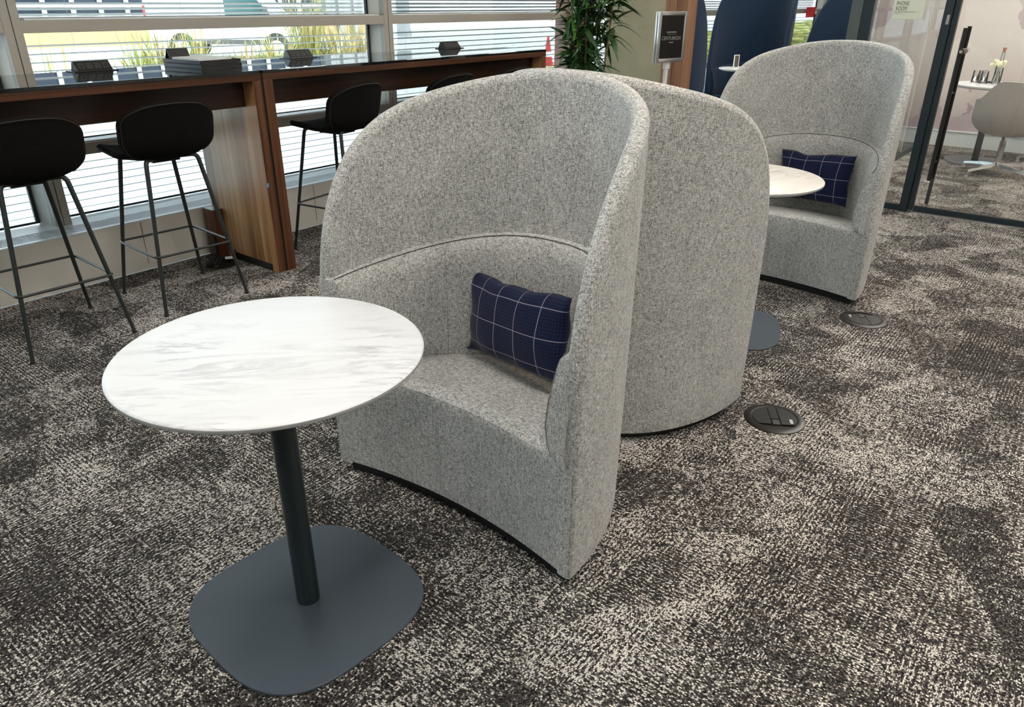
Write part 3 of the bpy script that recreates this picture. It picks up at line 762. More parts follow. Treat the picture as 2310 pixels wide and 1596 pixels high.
    for r in range(NR + 1):
        for c in range(NC + 1):
            v = -1 + 2 * c / NC; t = r / NR
            xf = t * XB; hw = max(0.04, halfw(xf) - 0.062 - 0.02 * t)
            if t == 0: hw = A0 - 0.045
            y = v * hw; x = bow(y) * (1 - t) ** 1.5 + xf
            z = seat_z(x, y)
            ed = 0.0
            if t < 0.12: ed = 0.020 * (1 - math.sqrt(max(0, 1 - (1 - t / 0.12) ** 2)))
            Vs.append((x + 0.0, y, z - ed))
    for r in range(NR):
        for c in range(NC):
            a = r * (NC + 1) + c; Fs.append((a, a + 1, a + NC + 2, a + NC + 1))
    # ------ front panel: from rounded seat edge to the floor, full width between the arms
    Vf = []; Ff = []; NH = 10
    zs_ = [0.384, 0.378, 0.365, 0.33, 0.25, 0.15, 0.08, 0.052, 0.042, 0.038, 0.038]
    for h, z in enumerate(zs_):
        for c in range(NC + 1):
            v = -1 + 2 * c / NC; y = v * (A0 - 0.006)
            dx = {0: 0.0, 1: -0.003, 2: -0.004}.get(h, -0.004)
            if h == len(zs_) - 2: dx = 0.0
            if h == len(zs_) - 1: dx = 0.08
            Vf.append((bow(y) + dx + 0.002, y, z))
    for h in range(len(zs_) - 1):
        for c in range(NC):
            a = h * (NC + 1) + c; Ff.append((a, a + 1, a + NC + 2, a + NC + 1))
    # ------ plinth: inset footprint with the same bowed front
    poly = []
    for c in range(NC + 1):
        y = -A0 * 0.93 + 2 * A0 * 0.93 * c / NC; poly.append((bow(y) + 0.016, y))
    for i in range(NU, -1, -5):
        y, u = plan(ths[i])
        if u > 0.06: poly.append((u * 0.955, y * 0.94))
    return shell, (Vp, Fp), (Vs, Fs), (Vf, Ff), poly

def build_chair(name, loc, rot, label, cat, zs, mat, group=None):
    shell, pad, seat, front, poly = chair_meshes(zs)
    t = thing(name, loc, label, cat, rot, group)
    o = mesh('high_back_shell', *shell, mat, t)
    for part, nm in ((o, None),):
        bm = bmesh.new(); bm.from_mesh(part.data); bmesh.ops.recalc_face_normals(bm, faces=bm.faces); bm.to_mesh(part.data); bm.free()
    part = mesh('lower_back_pad', *pad, mat, t)
    Vp = pad[0]; m_ = 11; nrow = 151
    top = [Vp[i * m_ + 1] for i in range(3, nrow - 3, 2)]
    tube('top_seam_shade', [Vector(p) + Vector((0, 0, 0.002)) for p in top], 0.0015, M['seam'], part, 6)  # dark tube stands for the shadow in the crease above the pad
    for i in (48, 102): tube('vertical_seam', [Vp[i * m_ + q] for q in range(2, 10)], 0.0006, M['seam'], part, 5)
    mesh('seat', *seat, mat, t)
    mesh('front_panel', *front, mat, t)
    prism('plinth', poly, 'z', 0.0, 0.040, M['black_trim'], t)
    return t

c1 = build_chair('lounge_chair', (1.287, 1.283, 0), 0.0, 'light grey high-back lounge chair nearest the camera, beside the round white table', 'lounge chair', 1.0, M['tweed'], 'grey high-back lounge chairs')
c2 = copy_tree(c1); c2.location = (2.550, 1.336, 0); c2.rotation_euler = (0, 0, PI)
c2['label'] = 'light grey high-back lounge chair seen from behind, back to back with the nearest chair'
c3 = copy_tree(c1); c3.location = (3.935, 1.285, 0); c3.rotation_euler = (0, 0, math.radians(-3))
c3['label'] = 'farther light grey high-back lounge chair facing the camera in front of the phone room glass'
b1 = build_chair('booth_chair', (9.12, 3.69, 0), 0.0, 'tall navy booth chair open towards the camera with a small white table before it', 'lounge chair', 1.75, M['navy'], 'navy booth chairs')
b2 = copy_tree(b1); b2.location = (7.30, 3.80, 0); b2.rotation_euler = (0, 0, PI); b2['label'] = 'tall navy booth chair turned away, half hidden by the wooden wall end'
b3 = copy_tree(b1); b3.location = (9.47, 2.985, 0); b3.rotation_euler = (0, 0, -PI / 2); b3['label'] = 'tall navy booth chair turned away beside the phone room corner post'

# pillows ------------------------------------------------------------------
def pillow(loc, ux, uz, w_, h_, label, seed):
    """ux: unit vector along the width, uz: up the pillow"""
    rnd = random.Random(seed)
    NW, NHh = 44, 30; V = []; Fc = []; uvs = []
    ph = [rnd.uniform(0, 6) for _ in range(6)]
    for side in (1, -1):
        for j in range(NHh + 1):
            for i in range(NW + 1):
                a = -1 + 2 * i / NW; b = -1 + 2 * j / NHh
                px_ = a * (1 - 0.07 * (1 - b * b) * abs(a) ** 2.0) * w_ / 2
                pz_ = b * (1 - 0.09 * (1 - a * a) * abs(b) ** 2.0) * h_ / 2
                th = max(0.0, (1 - abs(a) ** 2.6)) ** 0.55 * max(0.0, (1 - abs(b) ** 2.4)) ** 0.55
                wr = 0.006 * math.sin(9 * a + ph[0]) * (abs(b) ** 3) + 0.005 * math.sin(7 * b + ph[1] + 3 * a) * (abs(a) ** 3) + 0.002 * math.sin(5 * a + 4 * b + ph[2])
                dep = side * (0.055 * th + 0.0015) + wr * (1 if side > 0 else 1)
                if b < -0.6: dep *= 1.0
                pz_ += 0.004 * math.sin(6 * a + ph[3]) * max(0, b) ** 4 - 0.010 * math.exp(-((a + 0.35) / 0.2) ** 2) * max(0, b) ** 3
                V.append((px_, dep, pz_)); uvs.append((a * w_ / 2, b * h_ / 2))
    K = (NW + 1) * (NHh + 1)
    for s in range(2):
        for j in range(NHh):
            for i in range(NW):
                q = s * K + j * (NW + 1) + i; f = (q, q + 1, q + NW + 2, q + NW + 1)
                Fc.append(f if s == 0 else f[::-1])
    o = mesh('throw_pillow', V, Fc, M['plaid'])
    uvl = o.data.uv_layers.new(name='UVMap')
    for lp in o.data.loops: uvl.data[lp.index].uv = uvs[lp.vertex_index]
    bm = bmesh.new(); bm.from_mesh(o.data)
    bmesh.ops.remove_doubles(bm, verts=[v for v in bm.verts if v.is_boundary], dist=0.0045)
    bmesh.ops.recalc_face_normals(bm, faces=bm.faces); bm.to_mesh(o.data); bm.free()
    X = Vector(ux).normalized(); Z = Vector(uz); Z = (Z - X * Z.dot(X)).normalized(); Y = Z.cross(X)
    o.matrix_world = Matrix.Translation(loc) @ Matrix((X, Y, Z)).transposed().to_4x4()
    return tag(o, label, 'pillow', 'navy check pillows')
pillow((1.660, 1.290, 0.525), (-0.09, -0.44, 0.035), (0.16, 0.02, 1), 0.465, 0.27, 'navy windowpane check pillow on the nearest grey lounge chair', 3)
pillow((4.315, 1.255, 0.548), (-0.03, -0.40, 0.012), (0.17, 0.02, 1), 0.42, 0.275, 'navy windowpane check pillow on the farther chair behind the second table', 9)

# ------------------------------------------------------------------ pedestal tables
def rounded_base(rot, sx=1.0, sy=1.0):
    P = [];  n = 96
    for i in range(n):
        a = 2 * PI * i / n; c, s = math.cos(a), math.sin(a); e = 3.1
        r = 1.0 / ((abs(c) / (0.266 * sx)) ** e + (abs(s) / (0.268 * sy)) ** e) ** (1 / e)
        P.append((r * math.cos(a + rot), r * math.sin(a + rot)))
    return P
def pedestal(loc, label, top, R_, rot, z=0.73):
    t = thing('pedestal_table', loc, label, 'table', 0, 'round pedestal tables')
    o = prism('base_plate', rounded_base(rot), 'z', 0.0, 0.009, M['steel'], t, 0.003)
    lathe('pole', [(0.0295, 0.009), (0.0295, z - 0.03), (0.0, z - 0.03)], M['pole'], t, 32)
    lathe('mounting_plate', [(0.0, z - 0.032), (0.15, z - 0.032), (0.15, z - 0.026), (0.0, z - 0.026)], M['black'], t, 32)
    tt = lathe('tabletop', [(0.0, z - 0.0262), (R_ - 0.030, z - 0.0262), (R_ - 0.002, z - 0.012), (R_, z - 0.009), (R_, z - 0.0035), (R_ - 0.003, z - 0.0005), (R_ - 0.006, z), (0.0, z)], top, t, 128)
    lathe('edge_band', [(R_ - 0.0275, z - 0.0262), (R_ - 0.001, z - 0.0125), (R_ + 0.0004, z - 0.0095), (R_ + 0.0004, z - 0.004), (R_ - 0.002, z - 0.004), (R_ - 0.0275, z - 0.0262)], M['edge'], tt, 128)
    return t
pedestal((0.833, 1.336, 0), 'round pedestal table with pale streaked stone-look top nearest the camera', M['marble'], 0.336, math.radians(-3))
pedestal((3.25, 1.25, 0), 'round white pedestal table between the rear-facing and farther lounge chairs', M['marble2'], 0.342, math.radians(20))

# ------------------------------------------------------------------ floor boxes
def floor_box(loc, rot, label, cables=False):
    t = thing('floor_outlet', loc, label, 'floor outlet', rot, 'round floor outlets')
    lathe('rim', [(0.0, 0.0), (0.112, 0.0), (0.110, 0.0035), (0.088, 0.0085), (0.084, 0.0075), (0.084, 0.003), (0.0, 0.003)], M['brown_black'], t, 72)
    # lid halves as truncated discs
    def disc(name, x0, x1, z1, R0=0.0815, mat=M['black'], y0=None):
        pts = []
        for i in range(100):
            a = 2 * PI * i / 100; x_, y_ = R0 * math.cos(a), R0 * math.sin(a)
            pts.append((min(max(x_, x0), x1), y_ if abs(x_) else y_))
        # clip properly
        pts = []
        n = 24
        for i in range(n + 1):
            x_ = x0 + (x1 - x0) * i / n; pts.append((x_, -math.sqrt(max(0, R0 * R0 - x_ * x_))))
        for i in range(n, -1, -1):
            x_ = x0 + (x1 - x0) * i / n; pts.append((x_, math.sqrt(max(0, R0 * R0 - x_ * x_))))
        if y0 is not None: pts = [(a, max(b, y0)) for a, b in pts]
        q = []
        for p in pts:
            if not q or (abs(p[0] - q[-1][0]) + abs(p[1] - q[-1][1])) > 1e-5: q.append(p)
        return prism(name, q, 'z', 0.003, z1, mat, t)
    disc('cover', -0.0812, -0.018, 0.0085, y0=-0.05); disc('cover', 0.018, 0.0812, 0.0085, y0=-0.05)
    disc('centre_strip', -0.0155, 0.0155, 0.0080, y0=-0.01)
    box('latch', -0.0135, 0.0135, -0.052, -0.016, 0.003, 0.0085, M['dark_grey'], t, 0.001)
    for sx in (-1, 1):
        for sy in (0, 1):
            for (dx, dy) in ((0.0, 0.0), (0.009, 0.004), (0.004, -0.010)):
                box('socket_slot', sx * 0.04 + dx - 0.003, sx * 0.04 + dx + 0.002, -0.02 + sy * 0.035 + dy - 0.0014, -0.02 + sy * 0.035 + dy + 0.0014, 0.0083, 0.0088, M['black_trim'], t)
    if not cables:
        box('white_label', 0.052, 0.062, -0.040, -0.010, 0.0085, 0.0090, M['paper'], t)
        for q in range(4): box('label_print', 0.0545, 0.0595, -0.037 + q * 0.007, -0.034 + q * 0.007, 0.0090, 0.0093, M['ink'], t)
    else:
        for q in range(4):
            a = 0.4 * q
            tube('cable', bend([(-0.05 + 0.02 * q, -0.03, 0.012), (-0.02 + 0.02 * q, 0.0, 0.045), (0.05, 0.03 + 0.01 * q, 0.03), (0.10, 0.05 + 0.012 * q, 0.012), (0.125, 0.10, 0.06)], 0.02), 0.004, M['cable'], t, 8)
        box('plug', -0.055, -0.015, -0.045, -0.015, 0.009, 0.035, M['cable'], t, 0.004)
        box('white_tag', 0.055, 0.10, -0.02, 0.02, 0.035, 0.04, M['paper'], t, 0.001)
    return t
floor_box((2.527, 0.722, 0), math.radians(-60), 'round dark floor outlet beside the rear-facing lounge chair')
floor_box((3.765, 0.735, 0), math.radians(120), 'round dark floor outlet near the farther lounge chair')
floor_box((2.215, 4.0, 0), math.radians(-30), 'round floor outlet with black cables under the counter', True)

# ------------------------------------------------------------------ bar counter (two units)
YC, YB, ZC = 3.586, 4.25, 1.101
def counter(x0, x1, label, inner_left, end_panel_w=0.042, right_panel=True, left_panel=False):
    t = thing('bar_counter', (x0, YC, 0), label, 'counter', 0, 'walnut bar counters')
    L_ = x1 - x0; D_ = YB - YC
    box('glass_top', 0, L_, -0.002, D_, ZC - 0.016, ZC, M['counter_glass'], t, 0.0015)
    box('wood_top', 0, L_, 0.0, D_, ZC - 0.050, ZC - 0.0162, M['walnut_x'], t, 0.0015)
    xl = 0.045 if left_panel else 0.0; xr = L_ - 0.045 if right_panel else L_
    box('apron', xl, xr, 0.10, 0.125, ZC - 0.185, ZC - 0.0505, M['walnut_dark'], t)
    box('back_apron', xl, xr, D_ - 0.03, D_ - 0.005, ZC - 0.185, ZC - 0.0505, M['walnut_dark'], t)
    if right_panel:
        box('side_panel', L_ - 0.045, L_, 0.0, D_ - 0.05, 0.0, ZC - 0.0505, M['walnut'], t, 0.0015)
        box('lit_inner_face', L_ - 0.0465, L_ - 0.0452, 0.004, D_ - 0.052, 0.0, ZC - 0.051, M['walnut_lit'], t)  # thin sheet carrying the lit walnut tone of the panel's inner side
    if left_panel:
        box('side_panel', 0, 0.058, 0.0, D_ - 0.05, 0.0, ZC - 0.0505, M['walnut'], t, 0.0015)
    return t
cl = counter(-1.6, 2.412, 'long walnut bar counter with black glass top, left half under the window', True)
cr = counter(2.426, 4.955, 'walnut bar counter with black glass top, farther half ending by the plant', False, left_panel=True)
box('divider_strip', 2.4125, 2.4255, YC + 0.006, YB - 0.06, 0.0, ZC - 0.02, M['black_trim'], None)
o = bpy.data.objects['divider_strip']; o.parent = cl; o.location = (1.6, -YC, 0)
# metal foot bracket and cable duct on the left unit
fb = box('foot_bracket', 3.9615, 3.9655, 0.06, 0.44, 0.0, 0.042, M['black'], cl, 0.001)
for yy in (0.10, 0.25, 0.40): tube('screw', [(3.9600, yy, 0.024), (3.9625, yy, 0.024)], 0.004, M['dark_grey'], fb, 10)
box('cable_duct', 3.90, 3.9655, 0.50, 0.61, 0.0, 0.30, M['walnut'], cl, 0.002)
box('duct_outlet', 3.888, 3.9, 0.515, 0.56, 0.03, 0.14, M['black'], cl, 0.002)
tp = box('masking_tape', 2.360, 2.373, YC - 0.0016, YC - 0.0003, 0.497, 0.520, M['tape']); tag(tp, 'small piece of blue tape on the front edge of the walnut side panel', 'tape')

# power units on the counter
def power_unit(x, y, label, rot=0):
    t = thing('power_unit', (x, y, ZC), label, 'power socket', rot, 'socket units on the counter')
    W2 = 0.088
    prism('housing', [(-0.035, 0.004), (0.045, 0.004), (0.022, 0.048), (0.006, 0.050)], 'x', -W2, W2, M['black'], t, 0.0015)
    box('flange', -W2 - 0.022, W2 + 0.022, -0.045, 0.055, 0.0, 0.0045, M['black'], t, 0.0015)
    ang = math.atan2(0.046, 0.041)
    for k in range(4):
        cx = -0.060 + 0.040 * k
        Mx = Matrix.Translation((cx, -0.0148, 0.0268)) @ Matrix.Rotation(ang, 4, 'X')
        f = box('socket_face', -0.016, 0.016, -0.018, 0.018, -0.0005, 0.0018, M['dark_grey'], t, 0.0008, M=Mx)
        if k in (1, 2):
            for (a, b, c, d) in ((-0.008, -0.005, 0.000, 0.010), (0.005, 0.008, 0.000, 0.010), (-0.002, 0.002, -0.011, -0.006)):
                box('slot', a, b, c, d, 0.0016, 0.0022, M['black_trim'], f, M=Mx)
        else:
            box('port', -0.007, 0.007, 0.002, 0.006, 0.0016, 0.0022, M['black_trim'], f, M=Mx)
            box('port', -0.008, 0.008, -0.009, -0.002, 0.0016, 0.0022, M['black_trim'], f, M=Mx)
    return t
power_unit(1.835, 4.18, 'black four-socket power unit on the counter by the left mullion')
power_unit(3.115, 4.185, 'black four-socket power unit on the counter right of the black trays')
power_unit(4.53, 4.19, 'black four-socket power unit at the far end of the counter')
# trays with papers, card
t = thing('paper_tray', (2.36, 4.03, ZC), 'flat black tray at the bottom of the stack on the counter', 'tray', math.radians(6))
box('tray_base', -0.13, 0.13, -0.16, 0.16, 0.0, 0.004, M['black'], t, 0.001)
for nm, a in (('side_wall', (-0.13, -0.124, -0.16, 0.16)), ('side_wall', (0.124, 0.13, -0.16, 0.16)), ('side_wall', (-0.124, 0.124, -0.16, -0.154)), ('side_wall', (-0.124, 0.124, 0.154, 0.16))):
    box(nm, *a, 0.004, 0.020, M['black'], t, 0.001)
t2 = copy_tree(t); t2.location = (2.357, 4.03, ZC + 0.0215); t2['label'] = 'flat black tray with papers on top of the stack on the counter'
pp = box('paper_stack', 2.26, 2.455, 3.895, 4.165, ZC + 0.0257, ZC + 0.0475, M['paper'], None, 0.001); tag(pp, 'stack of white papers in the top black tray', 'papers')
tc_ = thing('tent_card', (2.32, 4.21, ZC), 'small black tent card standing behind the trays', 'sign')
prism('card', [(-0.045, 0.0), (-0.042, 0.0), (0.0, 0.085), (0.042, 0.0), (0.045, 0.0), (0.0015, 0.088), (-0.0015, 0.088)], 'x', -0.06, 0.06, M['black'], tc_)

# ------------------------------------------------------------------ bar stools
def stool():
    t = thing('bar_stool', (0, 0, 0), 'x', 'bar stool', 0, 'dark bar stools along the counter')
    cp = [(.225, .752), (.215, .768), (.16, .772), (.08, .762), (-.01, .752), (-.09, .750), (-.15, .760), (-.19, .790), (-.208, .840), (-.220, .90), (-.231, .95), (-.237, .990), (-.240, 1.008)]
    # resample profile
    cp = np.array(cp); d = np.r_[0, np.cumsum(np.hypot(*np.diff(cp, axis=0).T))]
    NT, NX = 44, 22; V = []; Fc = []
    tt = np.array([0.5 - 0.5 * math.cos(PI * i / NT) for i in range(NT + 1)])
    sm = tt * d[-1]
    fy = np.interp(sm, d, cp[:, 0]); fz = np.interp(sm, d, cp[:, 1])
    k = np.array([1, 2, 1]) / 4
    for _ in range(4):
        fy[1:-1] = np.convolve(fy, k, 'valid'); fz[1:-1] = np.convolve(fz, k, 'valid')
    top, bot = [], []
    surf = np.zeros((NT + 1, NX + 1, 3))
    for i in range(NT + 1):
        q = 2 * tt[i] - 1
        W_ = 0.214 - 0.040 * math.exp(-((q - 0.10) / 0.20) ** 2)
        if q > 0.70: r0 = 0.098; wv = W_ - r0 + r0 * math.sqrt(max(0, 1 - ((q - 0.70) / 0.30) ** 2))
        elif q < -0.70: r0 = 0.12; wv = W_ - r0 + r0 * math.sqrt(max(0, 1 - ((-q - 0.70) / 0.30) ** 2))
        else: wv = W_
        s_back = min(1, max(0, (tt[i] - 0.40) / 0.34)); s_back = s_back * s_back * (3 - 2 * s_back)
        for j in range(NX + 1):
            a = math.sin((-1 + 2 * j / NX) * PI / 2)
            x_ = a * wv; r_ = x_ / 0.222
            rise = 0.030 * abs(r_) ** 2.5 * (1 - s_back) + 0.025 * abs(r_) ** 2.5 * s_back * (1 - s_back) * 4
            wrap = 0.085 * abs(r_) ** 2.2 * s_back
            crown = -0.010 * (x_ / 0.12) ** 2 * max(0.0, (q - 0.7) / 0.3) ** 2
            nose = -0.020 * (x_ / 0.12) ** 2 * max(0.0, (-q - 0.7) / 0.3) ** 2
            surf[i, j] = (x_, fy[i] + wrap + nose, fz[i] + rise + crown)
    # normals
    du = np.gradient(surf, axis=0); dv = np.gradient(surf, axis=1)
    nn = np.cross(dv, du); ln = np.linalg.norm(nn, axis=2, keepdims=True); ln[ln < 1e-9] = 1; nn = nn / ln
    for i in (0, NT):
        nn[i] = nn[1 if i == 0 else NT - 1]
    if nn[NT // 4, NX // 2, 2] > 0: nn = -nn          # underside direction
    TH = 0.028
    und = surf + nn * TH
    K = (NT + 1) * (NX + 1)
    V = [tuple(p) for p in surf.reshape(-1, 3)] + [tuple(p) for p in und.reshape(-1, 3)]
    id_ = lambda s, i, j: s * K + i * (NX + 1) + j
    for i in range(NT):
        for j in range(NX):
            Fc.append((id_(0, i, j), id_(0, i, j + 1), id_(0, i + 1, j + 1), id_(0, i + 1, j)))
            Fc.append((id_(1, i, j), id_(1, i + 1, j), id_(1, i + 1, j + 1), id_(1, i, j + 1)))
    ring = [(i, 0) for i in range(NT + 1)] + [(NT, j) for j in range(1, NX + 1)] + [(i, NX) for i in range(NT - 1, -1, -1)] + [(0, j) for j in range(NX - 1, 0, -1)]
    # rounded edge
    nr = len(ring); mids = []
    for (i, j) in ring:
        a, b = surf[i, j], und[i, j]; c = (a + b) / 2
        cen = surf[min(max(i, 6), NT - 6), NX // 2]; o_ = c - cen; n_ = nn[i, j]; o_ = o_ - n_ * (o_ @ n_); o_ /= (np.linalg.norm(o_) + 1e-9)
        mids.append(c + o_ * TH * 0.45)
    b0 = len(V); V += [tuple(m_) for m_ in mids]
    for k_ in range(nr):
        l_ = (k_ + 1) % nr
        Fc.append((id_(0, *ring[k_]), id_(0, *ring[l_]), b0 + l_, b0 + k_)); Fc.append((b0 + k_, b0 + l_, id_(1, *ring[l_]), id_(1, *ring[k_])))
    sh = mesh('seat_shell', V, Fc, M['stool_fabric'], t)
    bm = bmesh.new(); bm.from_mesh(sh.data); bmesh.ops.remove_doubles(bm, verts=bm.verts, dist=0.0004); bmesh.ops.recalc_face_normals(bm, faces=bm.faces); bm.to_mesh(sh.data); bm.free()
    # piping just inside the rear edge of the shell
    pts = []
    for (i, j) in ring:
        p = und[i, j]; cen = und[min(max(i, 8), NT - 8), NX // 2]; pts.append(Vector(p + (cen - p) * 0.045 + nn[i, j] * 0.001))
    cl_ = [pts[0]]
    for p in pts[1:]:
        if (p - cl_[-1]).length > 0.006: cl_.append(p)
    if (cl_[0] - cl_[-1]).length < 0.006: cl_.pop()
    tube('piping', cl_, 0.0034, M['piping'], t, 6, closed=True)
    # mount and legs
    box('mounting_frame', -0.07, 0.07, -0.08, 0.08, 0.712, 0.722, M['black'], t, 0.003)
    feet = []
    for sx in (-1, 1):
        for sy in (-1, 1):
            topx, topy = sx * 0.128, sy * 0.140
            fx, fyy = sx * 0.222, sy * 0.240
            P_ = bend([(sx * 0.05, sy * 0.10, 0.738), (topx, topy, 0.742), (fx, fyy, 0.008)], 0.028, 6)
            P_ = P_[:-1] + [P_[-2].lerp(P_[-1], q) for q in (0.33, 0.66)] + [P_[-1]]
            n_ = len(P_); rs = [0.0112] * (n_ - 3) + [0.0105, 0.0095, 0.0085]
            lg = tube('leg', P_, rs, M['leg'], t, 12)
            lathe('foot_glide', [(0.0, 0.0), (0.0115, 0.0), (0.0115, 0.007), (0.009, 0.012), (0.0, 0.012)], M['black'], lg, 14, cx=fx, cy=fyy)
            feet.append((fx, fyy))
    q = (0.714 - 0.292) / 0.706
    rx = 0.128 + (0.222 - 0.128) * q + 0.016; ry = 0.140 + (0.240 - 0.140) * q + 0.016
    loop = []
    for (cx, cy, a0) in ((rx - 0.03, ry - 0.03, 0), (-rx + 0.03, ry - 0.03, 90), (-rx + 0.03, -ry + 0.03, 180), (rx - 0.03, -ry + 0.03, 270)):
        for k_ in range(6):
            a = math.radians(a0 + 18 * k_); loop.append((cx + 0.03 * math.cos(a), cy + 0.03 * math.sin(a), 0.292))
    tube('footrest', loop, 0.0062, M['leg'], t, 10, closed=True)
    return t
st = stool()
SP = [(1.200, 3.648, -1.5, 'dark bar stool at the left edge of the picture'),
      (1.848, 3.700, -3.0, 'second dark bar stool from the left, next to the walnut panel'),
      (2.965, 3.690, 9.0, 'dark bar stool right of the walnut panels, showing its seat'),
      (3.79, 3.68, 3.0, 'dark bar stool whose back rises over the left of the nearest chair'),
      (4.47, 3.70, 0.0, 'farthest dark bar stool, only its top edge showing over the chair')]
for k, (x_, y_, r_, lb_) in enumerate(SP):
    o = st if k == 0 else copy_tree(st)
    o.location = (x_, y_, 0); o.rotation_euler = (0, 0, math.radians(r_)); o['label'] = lb_

# ------------------------------------------------------------------ sign stand
t = thing('sign_stand', (5.075, 2.60, 0), 'silver framed black sign on a pole reading CENTURION behind the grey chairs', 'sign', math.radians(-14 + 0))
lathe('base', [(0.0, 0.0), (0.17, 0.0), (0.17, 0.008), (0.02, 0.016), (0.0, 0.016)], M['alu'], t, 48)
box('pole', -0.022, 0.010, 0.012, 0.030, 0.01, 1.06, M['white'], t, 0.004)
box('pole_slot', 0.010, 0.016, 0.013, 0.029, 0.01, 1.02, M['alu'], t)
box('pole_clamp', -0.027, 0.022, 0.008, 0.034, 1.00, 1.055, M['white'], t, 0.004)
FW, FH, Z0 = 0.142, 0.325, 1.048
for dy, nm in ((0.0, 'front_frame'), (0.022, 'rear_frame')):
    bm = bmesh.new()
    for a in ((-FW, -FW + 0.026, Z0, Z0 + FH), (FW - 0.026, FW, Z0, Z0 + FH)): bm_box(bm, a[0], a[1], -0.008 + dy, 0.008 + dy, a[2], a[3], 0.004, 2)
    for a in ((-FW + 0.02, FW - 0.02, Z0, Z0 + 0.026), (-FW + 0.02, FW - 0.02, Z0 + FH - 0.026, Z0 + FH)): bm_box(bm, a[0], a[1], -0.0078 + dy, 0.0078 + dy, a[2], a[3], 0.004, 2)
    from_bm(nm, bm, M['alu'], t)
po = box('poster', -FW + 0.02, FW - 0.02, -0.003, 0.025, Z0 + 0.02, Z0 + FH - 0.02, M['poster'], t)
TT = Matrix(((1, 0, 0, 0), (0, 0, 1, -0.0034), (0, 1, 0, 0), (0, 0, 0, 1)))
TT = Matrix(((1, 0, 0, 0), (0, 0, -1, -0.0034), (0, 1, 0, 0), (0, 0, 0, 1)))
text('lettering', 'CENTURION', 0.034, M['grey_ink'], po, Matrix.Translation((-0.004, 0, Z0 + 0.145)) @ TT, ext=0.0003)
box('small_print', -0.055, 0.045, -0.0036, -0.0031, Z0 + 0.192, Z0 + 0.198, M['grey_ink'], po)
box('small_print', -0.05, 0.05, -0.0036, -0.0031, Z0 + 0.180, Z0 + 0.1815, M['grey_ink'], po)
box('small_print', -0.025, 0.02, -0.0036, -0.0031, Z0 + 0.126, Z0 + 0.132, M['grey_ink'], po)

# ------------------------------------------------------------------ plant
t = thing('potted_plant', (5.55, 3.58, 0), 'tall green leafy plant on slender canes beyond the counter end', 'plant')
lathe('pot', [(0.0, 0.0), (0.15, 0.0), (0.19, 0.38), (0.19, 0.40), (0.175, 0.40), (0.170, 0.37), (0.0, 0.37)], M['pot'], t, 40)
lathe('soil', [(0.0, 0.372), (0.169, 0.372), (0.0, 0.378)], M['soil'], t, 30)
rnd = random.Random(5)
# image directions: right of frame and up; canes as (lateral offset at top, base offset)
rt = Vector((0.62, -0.784, 0)); bk = Vector((0.784, 0.62, 0))
def leaf_mesh(name, L_, W_, droop, mat):
    V = []; Fc = []; n = 7
    for i in range(n + 1):
        s = i / n; wv = W_ * (math.sin(PI * min(1, s * 1.0) ** 0.75) ** 0.9 if 0 < s < 1 else 0.02); 
        x_ = L_ * s; z_ = -droop * s * s * L_
        V += [(x_, -wv, z_ + wv * 0.35), (x_, 0, z_), (x_, wv, z_ + wv * 0.35)]
    for i in range(n):
        a = i * 3; Fc += [(a, a + 3, a + 4, a + 1), (a + 1, a + 4, a + 5, a + 2)]
    me = bpy.data.meshes.new(name); me.from_pydata(V, [], Fc); me.materials.append(mat)
    me.polygons.foreach_set('use_smooth', [True] * len(me.polygons)); return me
LM = [leaf_mesh('leaf', 0.165, 0.0185, d, M['leaf']) for d in (0.3, 0.55, 0.85, 1.1)]
LB = [leaf_mesh('leaf', 0.19, 0.020, d, M['leaf_bright']) for d in (0.25, 0.5)]
canes = [(-0.20, -0.07, 1.90, 0.00), (-0.12, -0.03, 1.75, 0.05), (-0.06, -0.02, 1.95, -0.05), (0.02, 0.03, 1.85, 0.04), (0.13, 0.03, 1.95, 0.0), (0.20, 0.06, 1.80, -0.04)]
nleaf = 0; extra = []
for ci, (lt, lb0, zt, dep) in enumerate(canes):
    p0 = rt * lb0 + bk * dep * 0.4 + Vector((0, 0, 0.36)); p1 = rt * lt + bk * dep + Vector((0, 0, zt))
    pm = p0.lerp(p1, 0.5) + rt * rnd.uniform(-0.02, 0.02)
    P_ = [p0.lerp(pm, q / 4) for q in range(4)] + [pm.lerp(p1, q / 4) for q in range(5)]
    tube('cane', P_, [0.011 - 0.0008 * q for q in range(9)], M['cane'], t, 8)
    zlo = 0.85 if ci < 4 else 1.12
    nl = 150 if ci < 4 else 75
    for k in range(nl):
        zf = rnd.uniform(zlo, zt + 0.02)
        s = (zf - 0.36) / (zt - 0.36); c = p0.lerp(p1, min(1, s))
        az = rnd.uniform(0, 2 * PI); el = rnd.uniform(-0.35, 1.0)
        bright = (ci == 0 and rnd.random() < 0.35 and zf > 1.15)
        me = rnd.choice(LB) if bright else rnd.choice(LM)
        sc = rnd.uniform(0.65, 1.15)
        Mx = Matrix.Translation(c + Vector((math.cos(az), math.sin(az), 0)) * rnd.uniform(0.0, 0.06)) @ Matrix.Rotation(az, 4, 'Z') @ Matrix.Rotation(-el, 4, 'Y') @ Matrix.Rotation(rnd.uniform(-0.8, 0.8), 4, 'X') @ Matrix.Scale(sc, 4)
        pr = c; pc = cam.matrix_world.inverted() @ (Vector(t.location) + pr)
        inview = (pc.y / -pc.z * F_PX) < 840
        if nleaf < 298 and inview and zf > 0.95 and rnd.random() < 0.8:
            o = bpy.data.objects.new('leaf', me); o.matrix_local = Mx; link(o, t); nleaf += 1
        else: extra.append((me, Mx))
V = []; Fc = []
for me, Mx in extra:
    if me in LB: me = LM[0]
    b0 = len(V); V += [tuple(Mx @ v.co) for v in me.vertices]; Fc += [tuple(b0 + q for q in p.vertices) for p in me.polygons]
